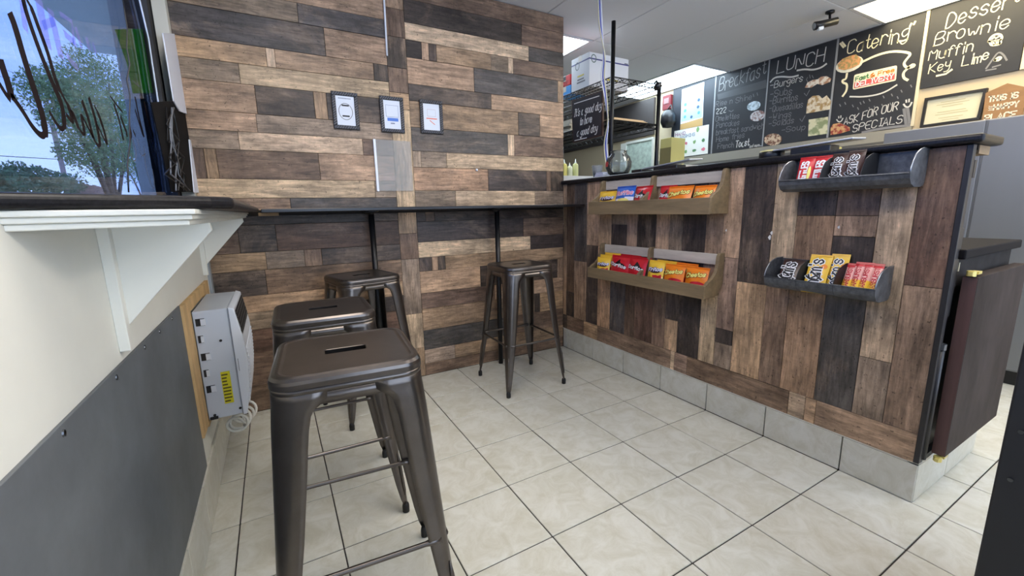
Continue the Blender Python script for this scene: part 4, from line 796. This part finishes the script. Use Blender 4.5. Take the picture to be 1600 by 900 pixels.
# ================================================================ KITCHEN SIDE
ss=mat('stainless',(122,124,127),.42,.45,noise=(3,.06,(1,1,.1)))
fr=athing('steel_fridge','big stainless steel fridge standing behind the service counter','fridge',(2.0,-1.7,0))
MB().box(1.762,XR-.004,-2.18,-1.22,.09,1.55).build('body',ss,fr,bevel=.006)
MB().box(1.75,1.762,-2.178,-1.705,.10,1.545).build('door',ss,fr,bevel=.004); MB().box(1.75,1.762,-1.695,-1.222,.10,1.545).build('door',ss,fr,bevel=.004)
MB().box(1.80,XR-.01,-2.15,-1.25,.0,.09).build('plinth',mat('plinth_black',(20,20,22),.5),fr)
MB().box(1.735,1.75,-1.90,-1.885,1.46,1.49).build('catch',mat('white_plastic'),fr,bevel=.003)
bc=athing('black_cabinet','tall matte black cabinet side cutting across the lower corner near the camera','cabinet',(-.45,-2.65,0))
MB().box(-.752,-.20,-2.94,-2.395,.02,1.32).build('body',mat('cabinet_matte',(22,22,25),.55),bc,bevel=.004)
MB().box(-.73,-.22,-2.92,-2.41,0,.02).build('plinth',mat('plinth_black'),bc)
for z in (.66,.56): MB().tube([(-.7525,-2.415,z),(-.7545,-2.415,z)],.004,8).build('screw',mat('screw_steel'),bc)
# wire shelving
wire=mat('black_wire',(26,26,28),.4,.5)
rk=athing('wire_shelving','black wire shelving unit standing on the kitchen worktop','shelving',(.43,.35,.93))
x0,x1,y0,y1=.198,.655,-.24,.96
for (x,y,zt) in ((x0,y0,2.312),(x1,y0,1.985),(x0,y1,1.985),(x1,y1,1.985)):
    o=MB().tube([(x,y,.934),(x,y,zt)],.0145,12).build('post',wire,rk,smooth=True)
def truss(a,b,zt,zb,step=.035):
    m=MB(); a=Vector(a); b=Vector(b); L=(b-a).length; n=max(2,int(L/step)); 
    m.tube([(a.x,a.y,zt),(b.x,b.y,zt)],.0036,6); m.tube([(a.x,a.y,zb),(b.x,b.y,zb)],.0036,6)
    pts=[(*(a+(b-a)*i/n).xy, zt if i%2==0 else zb) for i in range(n+1)]; m.tube(pts,.0026,5); return m
for zt in (1.968,1.690):
    for a,b in (((x0,y0),(x0,y1)),((x0,y0),(x1,y0)),((x1,y0),(x1,y1)),((x0,y1),(x1,y1))): truss((*a,0),(*b,0),zt,zt-.03).build('shelf_edge',wire,rk)
    m=MB()
    for i in range(37): m.tube([(x0,y0+.0325*i+.01,zt-.004),(x1,y0+.0325*i+.01,zt-.004)],.0018,4)
    for i in range(3): m.tube([(x0+.11*(i+1),y0,zt-.008),(x0+.11*(i+1),y1,zt-.008)],.003,5)
    o=m.build('shelf_wires',wire,rk); o['kind']='stuff'
def carton(name,label,cat,q,m,parts=True):
    t=athing(name,label,cat,((q[0]+q[1])/2,(q[2]+q[3])/2,q[4])); MB().box(*q).build('carton',m,t,bevel=.003)
    MB().box(q[0]-.0008,q[1]+.0008,(q[2]+q[3])/2-.02,(q[2]+q[3])/2+.02,q[5]-.04,q[5]+.0008).build('tape',mat('box_tape',(205,200,190),.4),t); return t
boxw=mat('carton_white',(214,216,220),.55)
B=carton('white_box','white carton with a dark blue stripe on top of the wire shelving','box',(.222,.612,.035,.25,1.974,2.214),boxw)
navy=mat('navy_print',(52,56,120),.5)
MB().box(.2205,.6135,.0342,.036,2.165,2.174).box(.2212,.2225,.034,.25,2.165,2.174).build('stripe',navy,B)
fx=lambda X,Y:Vector((X,.0338,Y)); fy=lambda X,Y:Vector((.2208,-X,Y))
m=MB(); ribbon(m,[(.262+.022*math.cos(a*math.pi/10),2.172+.026*math.sin(a*math.pi/10)) for a in range(21)],.007,fx); ribbon(m,[(-.175+.022*math.cos(a*math.pi/10),2.150+.026*math.sin(a*math.pi/10)) for a in range(21)],.006,fy); m.build('round_mark',mat('mark_green',(92,110,104),.5),B)
m=MB(); ribbon(m,[(.40,2.045),(.50,2.045)],.012,fx); ribbon(m,[(-.17,2.075),(-.10,2.075)],.010,fy); m.build('yellow_print',mat('print_yellow',(206,190,70),.5),B)
m=MB(); ribbon(m,[(-.17,2.05),(-.10,2.05)],.010,fy); ribbon(m,[(-.175,2.03),(-.085,2.03)],.010,fy); ribbon(m,[(.57,2.178),(.60,2.178)],.008,fx); m.build('grey_print',mat('print_darkgrey',(110,112,120),.5),B)
R1=carton('red_box','small red box stacked on the blue box on the wire shelving','box',(.225,.40,.27,.42,2.047,2.125),mat('box_red',(196,36,40),.5))
m=MB(); write(m,'SOY',lambda X,Y:Vector((.2238,-X,Y)),-.40,2.055,.028,.10,.24,0,1); m.build('lettering',mat('box_dark',(110,20,24),.5),R1)
m=MB(); m.add([Vector((.2236,y,z)) for y,z in ((.36,2.09),(.325,2.09),(.325,2.12),(.36,2.12))],[(0,1,2,3)]); m.build('black_square',mat('print_ink'),R1)
R2=carton('blue_box','small bright blue box under the red box on the wire shelving','box',(.225,.40,.262,.42,1.972,2.045),mat('box_blue',(60,150,222),.5))
MB().box(.224,.2252,.385,.42,1.974,2.043).build('white_band',mat('white_strip'),R2)
sg=athing('chalk_sign','black sign lettered in white script hanging from the wire shelving','sign',(.185,.01,1.59))
S4=[px(893,157,0,.182),px(942,141,0,.182),px(941,212,0,.182),px(895,224,0,.182)]
def quadbox(P,dx):
    m=MB(); m.add([(p.x,p.y,p.z) for p in P]+[(p.x+dx,p.y,p.z) for p in P],[(0,1,2,3),(4,5,6,7)]+[(i,(i+1)%4,4+(i+1)%4,4+i) for i in range(4)]); return m
quadbox(S4,.014).build('backing',mat('sign_rim',(66,44,36),.5),sg)
c=sum((p for p in S4),Vector())/4; quadbox([c+(p-c)*.94+Vector((-.0015,0,0)) for p in S4],.003).build('slate',mat('sign_slate',(44,38,46),.5),sg)
def sgm(s,r): 
    p=(S4[0]*(1-s)+S4[1]*s)*(1-r)+(S4[3]*(1-s)+S4[2]*s)*r; return (-p.y,p.z)
for s,a,b,r in (("It's a good day",.07,.97,.40),('to have',.27,.66,.63),('a good day',.16,.84,.87)):
    A=sgm(a,r); Bq=sgm(b,r+.0); m=MB(); write(m,s,lambda X,Y:Vector((.1795,-X,Y)),A[0],A[1],.05,Bq[0]-A[0],.14,.2,len(s),.25,(Bq[1]-A[1])/(Bq[0]-A[0]),rnd=True); m.build('script_lettering',mat('sign_white2',(236,234,230),.6),sg)
m=MB(); ribbon(m,[sgm(.1,.10),sgm(.9,.10)],.006,lambda X,Y:Vector((.1795,-X,Y))); m.build('chalk_border',mat('sign_white2'),sg); m=MB(); ribbon(m,[sgm(.08,.95),sgm(.5,.955)],.006,lambda X,Y:Vector((.1795,-X,Y))); m.build('chalk_border',mat('sign_white2'),sg)
kr=mat('kraft',(196,168,128),.7)
pb=athing('paper_bags','flat pile of brown paper bags on the middle wire shelf','paper bags',(.45,.0,1.69))
for k in range(5): MB().box(.25+.01*k,.63-.012*k,-.2+.008*k,.14,1.692+.007*k,1.698+.007*k).build('bag',kr,pb,rot=None)
pp=athing('paper_stack','white paper goods piled on the middle shelf near the partition','paper stack',(.35,.5,1.69))
for k in range(6): MB().box(.225+.006*(k%3),.45,.27+.008*(k%2),.62,1.691+.017*k,1.706+.017*k).build('pack',mat('pack_white',(206,200,186),.7),pp)
MB().box(x0+.01,x1-.01,y0+.01,y1-.01,1.6862,1.6905).build('shelf_liner',mat('liner_black',(28,26,26),.7),rk)
cl=athing('clamp_lamp','small black clamp lamp on the corner of the wire shelving','lamp',(.60,-.25,1.97))
MB().tube([(.60,-.243,1.971),(.60,-.262,1.985),(.585,-.285,1.955)],.006,8).build('arm',blkp,cl,smooth=True)
MB().lathe([(0,-.03),(.012,-.03),(.028,.02),(.026,.02),(0,.012)],n=14).build('shade',blkp,cl,smooth=True,loc=(-.018-.0,-.04,-.03),rot=(.6,.5,0)).matrix_parent_inverse=Matrix.Identity(4)
# on the ledge
jr=athing('glass_jar','round clear glass fishbowl jar on the granite ledge','jar',(.085,-.44,1.291))
gj=glass('jar_glass',(240,243,243),1.0,.03,(225,235,235))
MB().lathe([(.0,.004),(.045,.004),(.066,.022),(.079,.055),(.080,.085),(.068,.118),(.050,.136),(.047,.150),(.051,.158),(.054,.158),(.050,.150),(.053,.137),(.071,.119),(.083,.086),(.082,.054),(.069,.019),(.047,0),(0,0)],(.085,-.44,1.2915),28).build('bowl',gj,jr,smooth=True)
MB().lathe([(0,.006),(.043,.006),(.06,.02),(.062,.024),(0,.024)],(.085,-.44,1.2915),20).build('slips',mat('slips_white',(225,225,225),.8),jr)
m=MB(); fj=lambda X,Y:Vector((.085-.0835*math.cos(X/.0835),-.44-.0835*math.sin(X/.0835),1.2915+Y))
ribbon(m,[(-.05,.075),(-.035,.075),(-.02,.075)],.03,fj); m.build('red_label',mat('label_red',(196,60,60),.5),jr)
cu=athing('napkin_cup','clear plastic cup lying among folded white napkins on the ledge','cup',(.09,-.26,1.291))
MB().lathe([(0,.002),(.026,.002),(.038,.085),(.041,.088),(.036,.085),(.024,.004),(0,.004)],(.09,-.225,1.2915),18).build('cup',glass('cup_plastic',(235,238,240),.8,.2,(230,232,236)),cu,smooth=True)
for k in range(4): MB().box(.03+.004*k,.14-.003*k,-.355+.006*k,-.262-.002*k,1.292+.009*k,1.299+.009*k).build('napkin',mat('napkin',(214,216,230),.8),cu)
ws=struct(MB().box(.665,1.40,1.005,1.6,0,1.418).build('wall_kitchen_pier',whitew))
for i,(u,hh,cc,l) in enumerate(((881.5,.165,(224,210,110),'yellow squeeze bottle nearest the partition edge, on the white sill behind the ledge'),(890,.135,(216,216,178),'pale squeeze bottle, shortest of three, between two others'),(899,.175,(206,206,140),'tall greenish yellow squeeze bottle beside the shortest one'))):
    p=px(u,276,1,1.05); o=athing('squeeze_bottle',l,'squeeze bottle',(p.x,1.05,1.4185),0,'squeeze bottles behind the ledge'); h=hh*1.0
    MB().lathe([(0,0),(.028,0),(.030,.006),(.030,h*.62),(.024,h*.70),(.012,h*.74),(0,h*.74)],(p.x,1.05,1.4185),16).build('bottle',mat('squeeze_%d'%i,cc,.35),o,smooth=True)
    MB().lathe([(.0125,h*.72),(.0125,h*.78),(.006,h*.84),(.002,h),(0,h)],(p.x,1.05,1.4185),12).build('nozzle',mat('nozzle',(236,236,224),.4),o,smooth=True)
def tablet(label,y0,y1,z,tilt,dx=.0):
    t=athing('tablet',label,'tablet',(.07,(y0+y1)/2,1.291),0,'tablets lying on the granite ledge')
    c=Vector((.08+dx,(y0+y1)/2,z)); M=Matrix.Translation(c)@Matrix.Rotation(tilt[0],4,'X')@Matrix.Rotation(tilt[1],4,'Y')
    L=abs(y0-y1)/2
    m=MB().box(-.05,.06,-L,L,-.004,.004,0,M); m.build('shell',mat('tablet_silver',(176,180,188),.35,.5),t,bevel=.003)
    MB().box(-.044,.054,-L+.01,L-.01,.004,.0052,0,M).build('screen',mat('screen_black',(12,12,14),.12),t)
    MB().box(.03,.11,(y0+y1)/2-L*.5,(y0+y1)/2+L*.5,1.292,z-.010).build('stand',blkp,t,bevel=.004)
tablet('silver edged tablet on a black stand in front of the hand washing poster',-.70,-1.03,1.325,(-.06,-.06))
tablet('silver edged tablet on a black stand in front of the lunch board',-1.46,-1.76,1.330,(-.03,-.06))
o=MB().box(.02,.12,-.70,-.62,1.2915,1.312).build('card_reader',blkp,bevel=.004); tag(o,'flat black card reader on the ledge beside the far tablet','card reader')
pk=athing('round_puck','round black puck device with a pale rim on the ledge','puck',(.08,-1.44,1.291)); MB().lathe([(0,0),(.046,0),(.05,.006),(.05,.03),(.044,.036),(0,.036)],(.08,-1.43,1.2915),24).build('body',blkp,pk,smooth=True)
MB().lathe([(.047,.032),(.0505,.031),(.047,.0375),(.043,.0375)],(.08,-1.43,1.2915),24).build('rim',mat('puck_rim',(200,190,130),.4),pk)
o=MB().box(.10,.14,-1.68,-1.62,1.2915,1.315).build('yellow_note',mat('note_yellow',(226,206,110),.6),bevel=.002); tag(o,'small yellow note block under the tablet by the lunch board','note block')
# beyond: alarm, box, black hanging bag, mottled window
p=px(1045,160,0,XR); o=athing('fire_alarm','small red fire alarm on the white wall past the notice board','fire alarm',(XR,p.y,p.z)); MB().box(XR-.045,XR-.001,p.y-.06,p.y+.055,p.z-.085,p.z+.075).build('body',mat('alarm_red',(120,40,46),.5),o,bevel=.006); MB().box(XR-.05,XR-.045,p.y-.04,p.y+.03,p.z-.02,p.z+.04).build('face',mat('alarm_grey',(150,110,110),.4),o)
p=px(1044,186,0,2.15); o=athing('black_bag','black round bag hanging beside the notice board','bag',(2.15,p.y,p.z-.1)); MB().lathe([(0,-.10),(.06,-.09),(.085,-.03),(.08,.04),(.05,.09),(0,.10)],(2.15,p.y,p.z),18).build('pouch',blkp,o,smooth=True); MB().tube([(2.15,p.y-.05,p.z+.07),(2.19,p.y,p.z+.16),(2.15,p.y+.05,p.z+.07)],.008,6).build('strap',blkp,o,smooth=True)
p=px(1043,222,0,1.9); q=px(1043,252,0,1.9); o=athing('yellow_carton','pale yellow carton standing below the hanging bag','box',(1.9,p.y,q.z-.1)); e0=px(1051,222,0,1.9).y; e9=px(1034,222,0,1.9).y; MB().box(1.88,2.1,e0,e9,q.z-.05,p.z+.04).build('carton',mat('carton_yellow',(190,178,110),.6),o,bevel=.004); MB().box(1.878,1.88,e0,e9,q.z-.05,p.z-.06).build('print',mat('carton_olive',(120,108,66),.6),o)
struct(MB().box(1.86,2.2,p.y-.2,p.y+.3,0,q.z-.051).build('wall_kitchen_ledge',whitew))
a=px(981,226,0,XR); b=px(1021,226,0,XR); w3=sempty('window_3'); lo=px(1000,275,0,XR).z
MB().box(XR-.03,XR-.002,a.y,a.y+.10,lo,a.z+.02).box(XR-.03,XR-.002,b.y-.03,b.y,lo,a.z+.02).box(XR-.03,XR-.002,b.y,a.y,a.z,a.z+.03).build('frame',mat('white_gloss'),w3)
MB().box(XR-.02,XR-.004,b.y,a.y,lo,a.z).build('pane',mat('mottled_pane',(190,204,190),.3,noise=(22,.35,(1,1,1))),w3)
struct(MB().box(XR-.035,XR-.001,1.25,YK,a.z+.06,2.38).build('trim_3',mat('dark_taupe2',(66,60,58),.7)))
# ceiling camera and cables
cm=athing('security_camera','small black security camera on the ceiling above the lunch board','camera',(1.60,-.87,CEIL-.1))
MB().lathe([(.028,0),(.028,-.012),(.012,-.02),(0,-.02)],(1.63,-.862,CEIL-.001),16).build('base',blkp,cm,smooth=True)
MB().tube([(1.63,-.862,CEIL-.018),(1.63,-.866,CEIL-.055),(1.605,-.87,CEIL-.075)],.008,8).build('arm',blkp,cm,smooth=True)
cb=MB().tube([(1.655,-.90,CEIL-.072),(1.56,-.835,CEIL-.092),(1.535,-.818,CEIL-.097)],[.024,.026,.028],14).build('barrel',blkp,cm,smooth=True); MB().tube([(1.534,-.817,CEIL-.097),(1.530,-.814,CEIL-.098)],.02,14).build('lens',mat('lens_grey',(130,132,136),.15),cb)
MB().tube([(1.57,-.855,CEIL-.115),(1.545,-.838,CEIL-.121)],.014,10).build('lamp_eye',mat('white_plastic'),cb)
for rgb,off,l in (((80,96,190),0,'blue cable dangling from the ceiling to the ledge'),((226,228,232),.012,'white cable dangling from the ceiling beside the blue one'),((206,200,170),-.012,'cream cable dangling down along the shelving post')):
    P=[]
    for i,(u,v) in enumerate(((935,-10),(938,30),(941,60),(944,90),(942,120),(946,150),(950,190),(946,225),(949,258))):
        q=px(u+off*200*math.sin(i*.9+1),v,0,.165+off*1.2-.30*(1-i/8)); P.append((q.x,q.y,min(q.z,CEIL-.002)))
    q0=P[0]; P[0]=(q0[0],q0[1],CEIL-.001)
    R=[Vector(p) for p in P]; S_=[]
    for i in range(len(R)-1):
        for k in range(4):
            t_=k/4; p0,p1,p2,p3=R[max(i-1,0)],R[i],R[i+1],R[min(i+2,len(R)-1)]
            S_.append(.5*((2*p1)+(p2-p0)*t_+(2*p0-5*p1+4*p2-p3)*t_*t_+(3*p1-p0-3*p2+p3)*t_**3))
    S_.append(R[-1]); o=MB().tube(S_,.0042,6).build('cable',mat('cable_%d'%rgb[0],rgb,.4),smooth=True); tag(o,l,'cable','cables from the ceiling')
# ================================================================ WINDOW DRESSING
GX=XL-.037
paintk=mat('window_paint',(22,11,14),.7,spec=.2); ghost=mat('window_paint_grey',(96,100,112),.5); letter_refl=glass('painted_letter_reflection',(208,210,250),.2,.30,(150,156,236))  # block letters are a reflection, painted onto the pane as strokes
FG=lambda X,Y:Vector((GX,X,Y))
def gw(u,v): p=px(u,v,0,GX); return (p.y,p.z)
script=athing('window_lettering','dark hand-painted script lettering across the window glass','lettering',(GX,-1.2,1.4))
def gl(P,wpx,m,name='painted_stroke',par=script):
    mb=MB(); q=[gw(*p) for p in P]
    for _ in range(2): q=smooth2(q)
    d=(px(P[0][0],P[0][1],0,GX)-CAM).length
    k=len(q); V=[Vector(p) for p in q]; L=[];R=[]
    for i,p in enumerate(V):
        t=(V[min(i+1,k-1)]-V[max(i-1,0)]); t=t.normalized() if t.length>1e-9 else Vector((1,0)); n=Vector((-t.y,t.x)); dd=abs(p.x-CAM.y)*.95/FPX
        w=wpx*dd*(1 if abs(n.x)<.7 else 1.9)/2; L.append(FG(*(p+n*w))); R.append(FG(*(p-n*w)))
    mb.add(L+R,[(i,i+1,k+i+1,k+i) for i in range(k-1)]); return mb.build(name,m,par)
for P,w in (([(0,92),(7,114),(13,131),(18.5,153)],8),([(-3,128),(0,132),(9,147),(17,157)],7),([(17,150),(21,153),(35.5,173),(51.5,200),(66,214),(71,207),(68,185.5),(58.6,155),(53,139),(37,89),(23,39),(15,19.5)],8),
    ([(35,-6),(41,19.6),(58.7,71),(76,115.5),(90.7,149),(97,164),(101,191),(98.7,203),(90.7,198),(76.5,173)],6),([(41,-2),(50,14),(62,48),(76.5,87),(87,128),(101,155),(110,173),(114,192.7),(103,178)],5.5),
    ([(110,171),(114,177),(122.7,200),(131.5,212),(131.5,201.5),(126,176),(135,194),(147.5,219),(154.7,230),(156.4,221),(149,185.5),(138.7,152)],4.5),([(128,157),(137,182),(146,216)],4.5),([(147.5,165),(154.7,180),(163.5,207),(168,228),(162,216),(151,193)],4),
    ([(172,150),(183,165),(191.6,175)],3),([(178,162),(187,191),(193,219)],3.5),([(188,181),(197,205),(199,214)],3.5),([(201,192),(206,209),(202,228),(199,257)],3),([(211,151),(216.5,180),(225,214)],3.5),([(211,171),(223,210)],3),([(225,159),(232.5,189),(239.6,214)],4),([(207.6,203),(212,213)],4)): gl(P,w,paintk)
for P in ([(182,216),(190,236),(199,255)],[(207,217),(214,240),(210,256),(204,240)],[(214,217),(222,244),(228,240)],[(225,228),(227,260),(239.6,299),(242,285),(238,264)],[(236,217.6),(246.7,260),(245,230)],[(245,225),(254,265.6),(250,233)],[(250,228),(262.7,265.6),(258,250)]): gl(P,1.3,ghost)
vl=athing('reflected_letters','reflection of pale violet block letters painted on the window glass above the script','lettering',(GX,-1.3,1.7))
for P,w in (([(60,-4),(66,30),(75.5,75)],10),([(78,14),(87,52),(96,91)],9),([(67,40),(85,33)],9),([(93,21),(112,33),(117,72)],6),([(100,52),(116,66)],8),([(104,86),(113,98),(122,106)],8),([(118,42),(128,76)],5),([(135,58),(140,78)],5),([(145,66),(150,84)],4),([(34,0),(40,48)],6)): gl(P,w,letter_refl,'letter_stroke',vl)
def translucent(name,rgb):
    m=mat(name,rgb,.5); t=m.node_tree; o=[n for n in t.nodes if n.type=='OUTPUT_MATERIAL'][0]; tl=N(t,'ShaderNodeBsdfTranslucent'); tl.inputs[0].default_value=lin(*rgb); mx=N(t,'ShaderNodeMixShader'); mx.inputs[0].default_value=.6
    t.links.new(t.nodes['Principled BSDF'].outputs[0],mx.inputs[1]); t.links.new(tl.outputs[0],mx.inputs[2]); t.links.new(mx.outputs[0],o.inputs[0]); return m
GP=lambda off:(lambda u,v:px(u,v,0,XL+off))
def slab(name,label,cat,P,off,th,m):
    q=[px(u,v,0,XL+off) for u,v in P]; n=len(q); mb=MB(); mb.add([(p.x,p.y,p.z) for p in q]+[(p.x-th,p.y,p.z) for p in q],[tuple(range(n)),tuple(range(n,2*n))]+[(i,(i+1)%n,n+(i+1)%n,n+i) for i in range(n)]); return tag(mb.build(name,m),label,cat)
slab('plastic_sheet','white corrugated plastic sheet hung between the window and plank partition',"plastic sheet",[(255,52),(277,53),(292,178),(281,174),(272,158),(265,115)],.010,.004,mat('plastic_sheet_white',(226,232,246),.5))
slab('plastic_strip','narrow white plastic strip under the white sheet, down to the window sill','plastic strip',[(296,218),(299,219),(312,301),(304,301)],.010,.004,mat('plastic_sheet_white'))
slab('dark_patch','dark patch added over the window corner below the white plastic sheet','patch',[(236,160),(270,158),(281,174),(293,180),(299,219),(296,218),(304,300),(268,300)],.004,.003,mat('dark_blind'))  # flat dark panel added to darken the wall at the window corner
slab('green_poster','green open sign with white numerals hung in the window corner','sign',[(181,46),(234,45),(248,145),(209,146),(200,100)],-.047,.003,translucent('sign_green',(120,200,70)))
gs=bpy.data.objects['green_poster']
m=MB(); 
A=px(209,139,0,XL-.0465); B=px(243,139,0,XL-.0465); write(m,'10',lambda X,Y:Vector((XL-.0463,X,Y)),A.y,A.z,px(209,126,0,XL-.0465).z-A.z,(B.y-A.y),.2,0,1); m.build('lettering',mat('sign_pale',(206,226,206),.6),gs)
def cab(name,label,P,off,r,m):
    q=[px(u,v,0,XL+off) for u,v in P]; return tag(MB().tube([(p.x,p.y,p.z) for p in q],r,6).build(name,m,smooth=True),label,'cable')
cab('window_cable','thin black cable hanging in loose bends down the window glass',[(192,0),(195,22),(199,45),(198,75),(203,100),(198,125),(203,150),(202,190),(203,225),(199,257),(201,300)],-.03,.0022,blkp)
cab('glass_edge','bright clear edge strip along the corner of the window pane',[(218,0),(232,60),(241,120),(252,190),(262,250),(269,301)],-.03,.003,mat('clear_edge',(196,206,226),.2))
tg=athing('cable_tangle','tangle of black and grey cables in the dark window corner above the sill','cables',(XL+.01,-.12,1.13))
for k in range(7):
    r=random.Random(k); P=[(262+r.uniform(-5,30)*(i/5)+r.uniform(-5,8),168+i*26) for i in range(6)]; q=[px(min(u,302),min(v,299),0,XL+.010) for u,v in P]; MB().tube([(p.x+.010*r.random(),p.y,p.z) for p in q],.0028,6).build('cable',(blkp,mat('cord_grey',(110,114,122),.4))[k%3==0],tg,smooth=True)
# ================================================================ OUTSIDE
gr=struct(MB().box(-40,XL-.25,-25,40,-.5,-.3).build('ground_outside',mat('parking_ground',(150,146,136),.9,noise=(.6,.2,(1,1,1)))))
e1=px(60,2,2,2.62); struct(MB().box(e1.x,XL-.21,-6,3,2.60,2.7).build('exterior_eave',mat('eave_paint',(222,234,226),.6)))
leafA=mat('leaf_green',(128,150,96),.6,noise=(2.5,.5,(1,1,1))); leafB=mat('leaf_dark',(84,112,76),.6,noise=(2.5,.5,(1,1,1))); bark=mat('bark',(96,84,72),.9,noise=(8,.3,(1,1,1)))
def tree(name,label,u,v,dx,blobs,lm,nl,trunk=True,ls=.16):
    c=px(u,v,0,dx); t=athing(name,label,'tree' if trunk else 'bush',(c.x,c.y,-.3)); r=random.Random(int(u)); m=MB()
    for bu,bv,br in blobs:
        q=px(bu,bv,0,dx+r.uniform(-.8,.8)); R=br*(CAM-q).length/FPX
        for _ in range(int(nl*br*br/900)):
            d=Vector((r.gauss(0,1),r.gauss(0,1),r.gauss(0,1))); d=d.normalized()*R*r.random()**.4; d.z*=.8; p=q+d
            a=Vector((r.gauss(0,1),r.gauss(0,1),r.gauss(0,1))).normalized(); b=a.orthogonal().normalized(); s=ls*r.uniform(.6,1.4)
            m.add([p-a*s,p+b*s*.45,p+a*s,p-b*s*.45],[(0,1,2,3)])
    o=m.build('foliage',lm,t); o['kind']='stuff'
    if trunk:
        base=Vector((c.x,c.y,-.3)); MB().tube([base,base+Vector((.1,.1,1.5)),c],[.28,.22,.10],10).build('trunk',bark,t,smooth=True)
        for k,(bu,bv,br) in enumerate(blobs[:5]):
            q=px(bu,bv,0,dx); MB().tube([base+Vector((.1,.1,1.5)),(base+Vector((.1,.1,1.5))+q)/2+Vector((0,0,.3)),q],[.13,.09,.03],7).build('branch',bark,t,smooth=True)
tree('broad_tree','big leafy tree outside the window behind the script lettering',150,190,-11,[(95,150,36),(130,140,38),(170,130,40),(210,150,36),(120,185,32),(160,190,40),(200,200,38),(85,135,22),(135,95,20),(230,190,30),(150,240,32),(185,250,34),(120,235,20)],leafA,1500,True,.085)
tree('dark_tree','darker tree outside near the dark window corner',215,235,-16,[(195,215,30),(225,205,32),(245,225,28),(210,255,26),(185,235,22)],leafB,1300,True,.12)
tree('low_bush','low green bush at the bottom of the window view',35,285,-9,[(5,285,20),(30,280,22),(60,284,20),(85,288,18),(-15,285,18),(110,286,14)],leafB,1800,False,.07)
a=px(82,195,0,-23); b=px(112,320,0,-23); tag(MB().tube([(a.x,a.y,a.z),(b.x,b.y,-.3)],.24,10).build('utility_pole',mat('pole_wood',(150,132,124),.9),smooth=True),'slanting utility pole outside the window','pole')
for i,(P,Q,l) in enumerate((((-10,243),(110,250),'lowest power line crossing outside the window, dark'),((-10,102),(60,128),'topmost faint power line outside the window'),((-10,116),(60,139),'second faint power line outside, just under the topmost'))):
    a=px(*P,0,-24); b=px(*Q,0,-24); d=b-a; tag(MB().tube([tuple(a-d*3),tuple(a),tuple(b),tuple(b+d*3)],.04 if i==0 else .02,6).build('power_line',mat('wire_dark',(50,52,60),.6)),l,'power line')
fe=athing('board_fence','brown board fence outside at the bottom of the window','fence',(-12,2,-.3))
a=px(105,283,0,-12.5); b=px(182,283,0,-12.5); n=14
for k in range(n):
    y0_=a.y+(b.y-a.y)*k/n; y1_=a.y+(b.y-a.y)*(k+1)/n-.02; MB().box(-12.52,-12.48,y0_,y1_,-.3,a.z+.03*math.sin(k*2.3)).build('board',mat('fence_brown',(150,116,96),.8,noise=(3,.2,(1,1,.1))),fe)
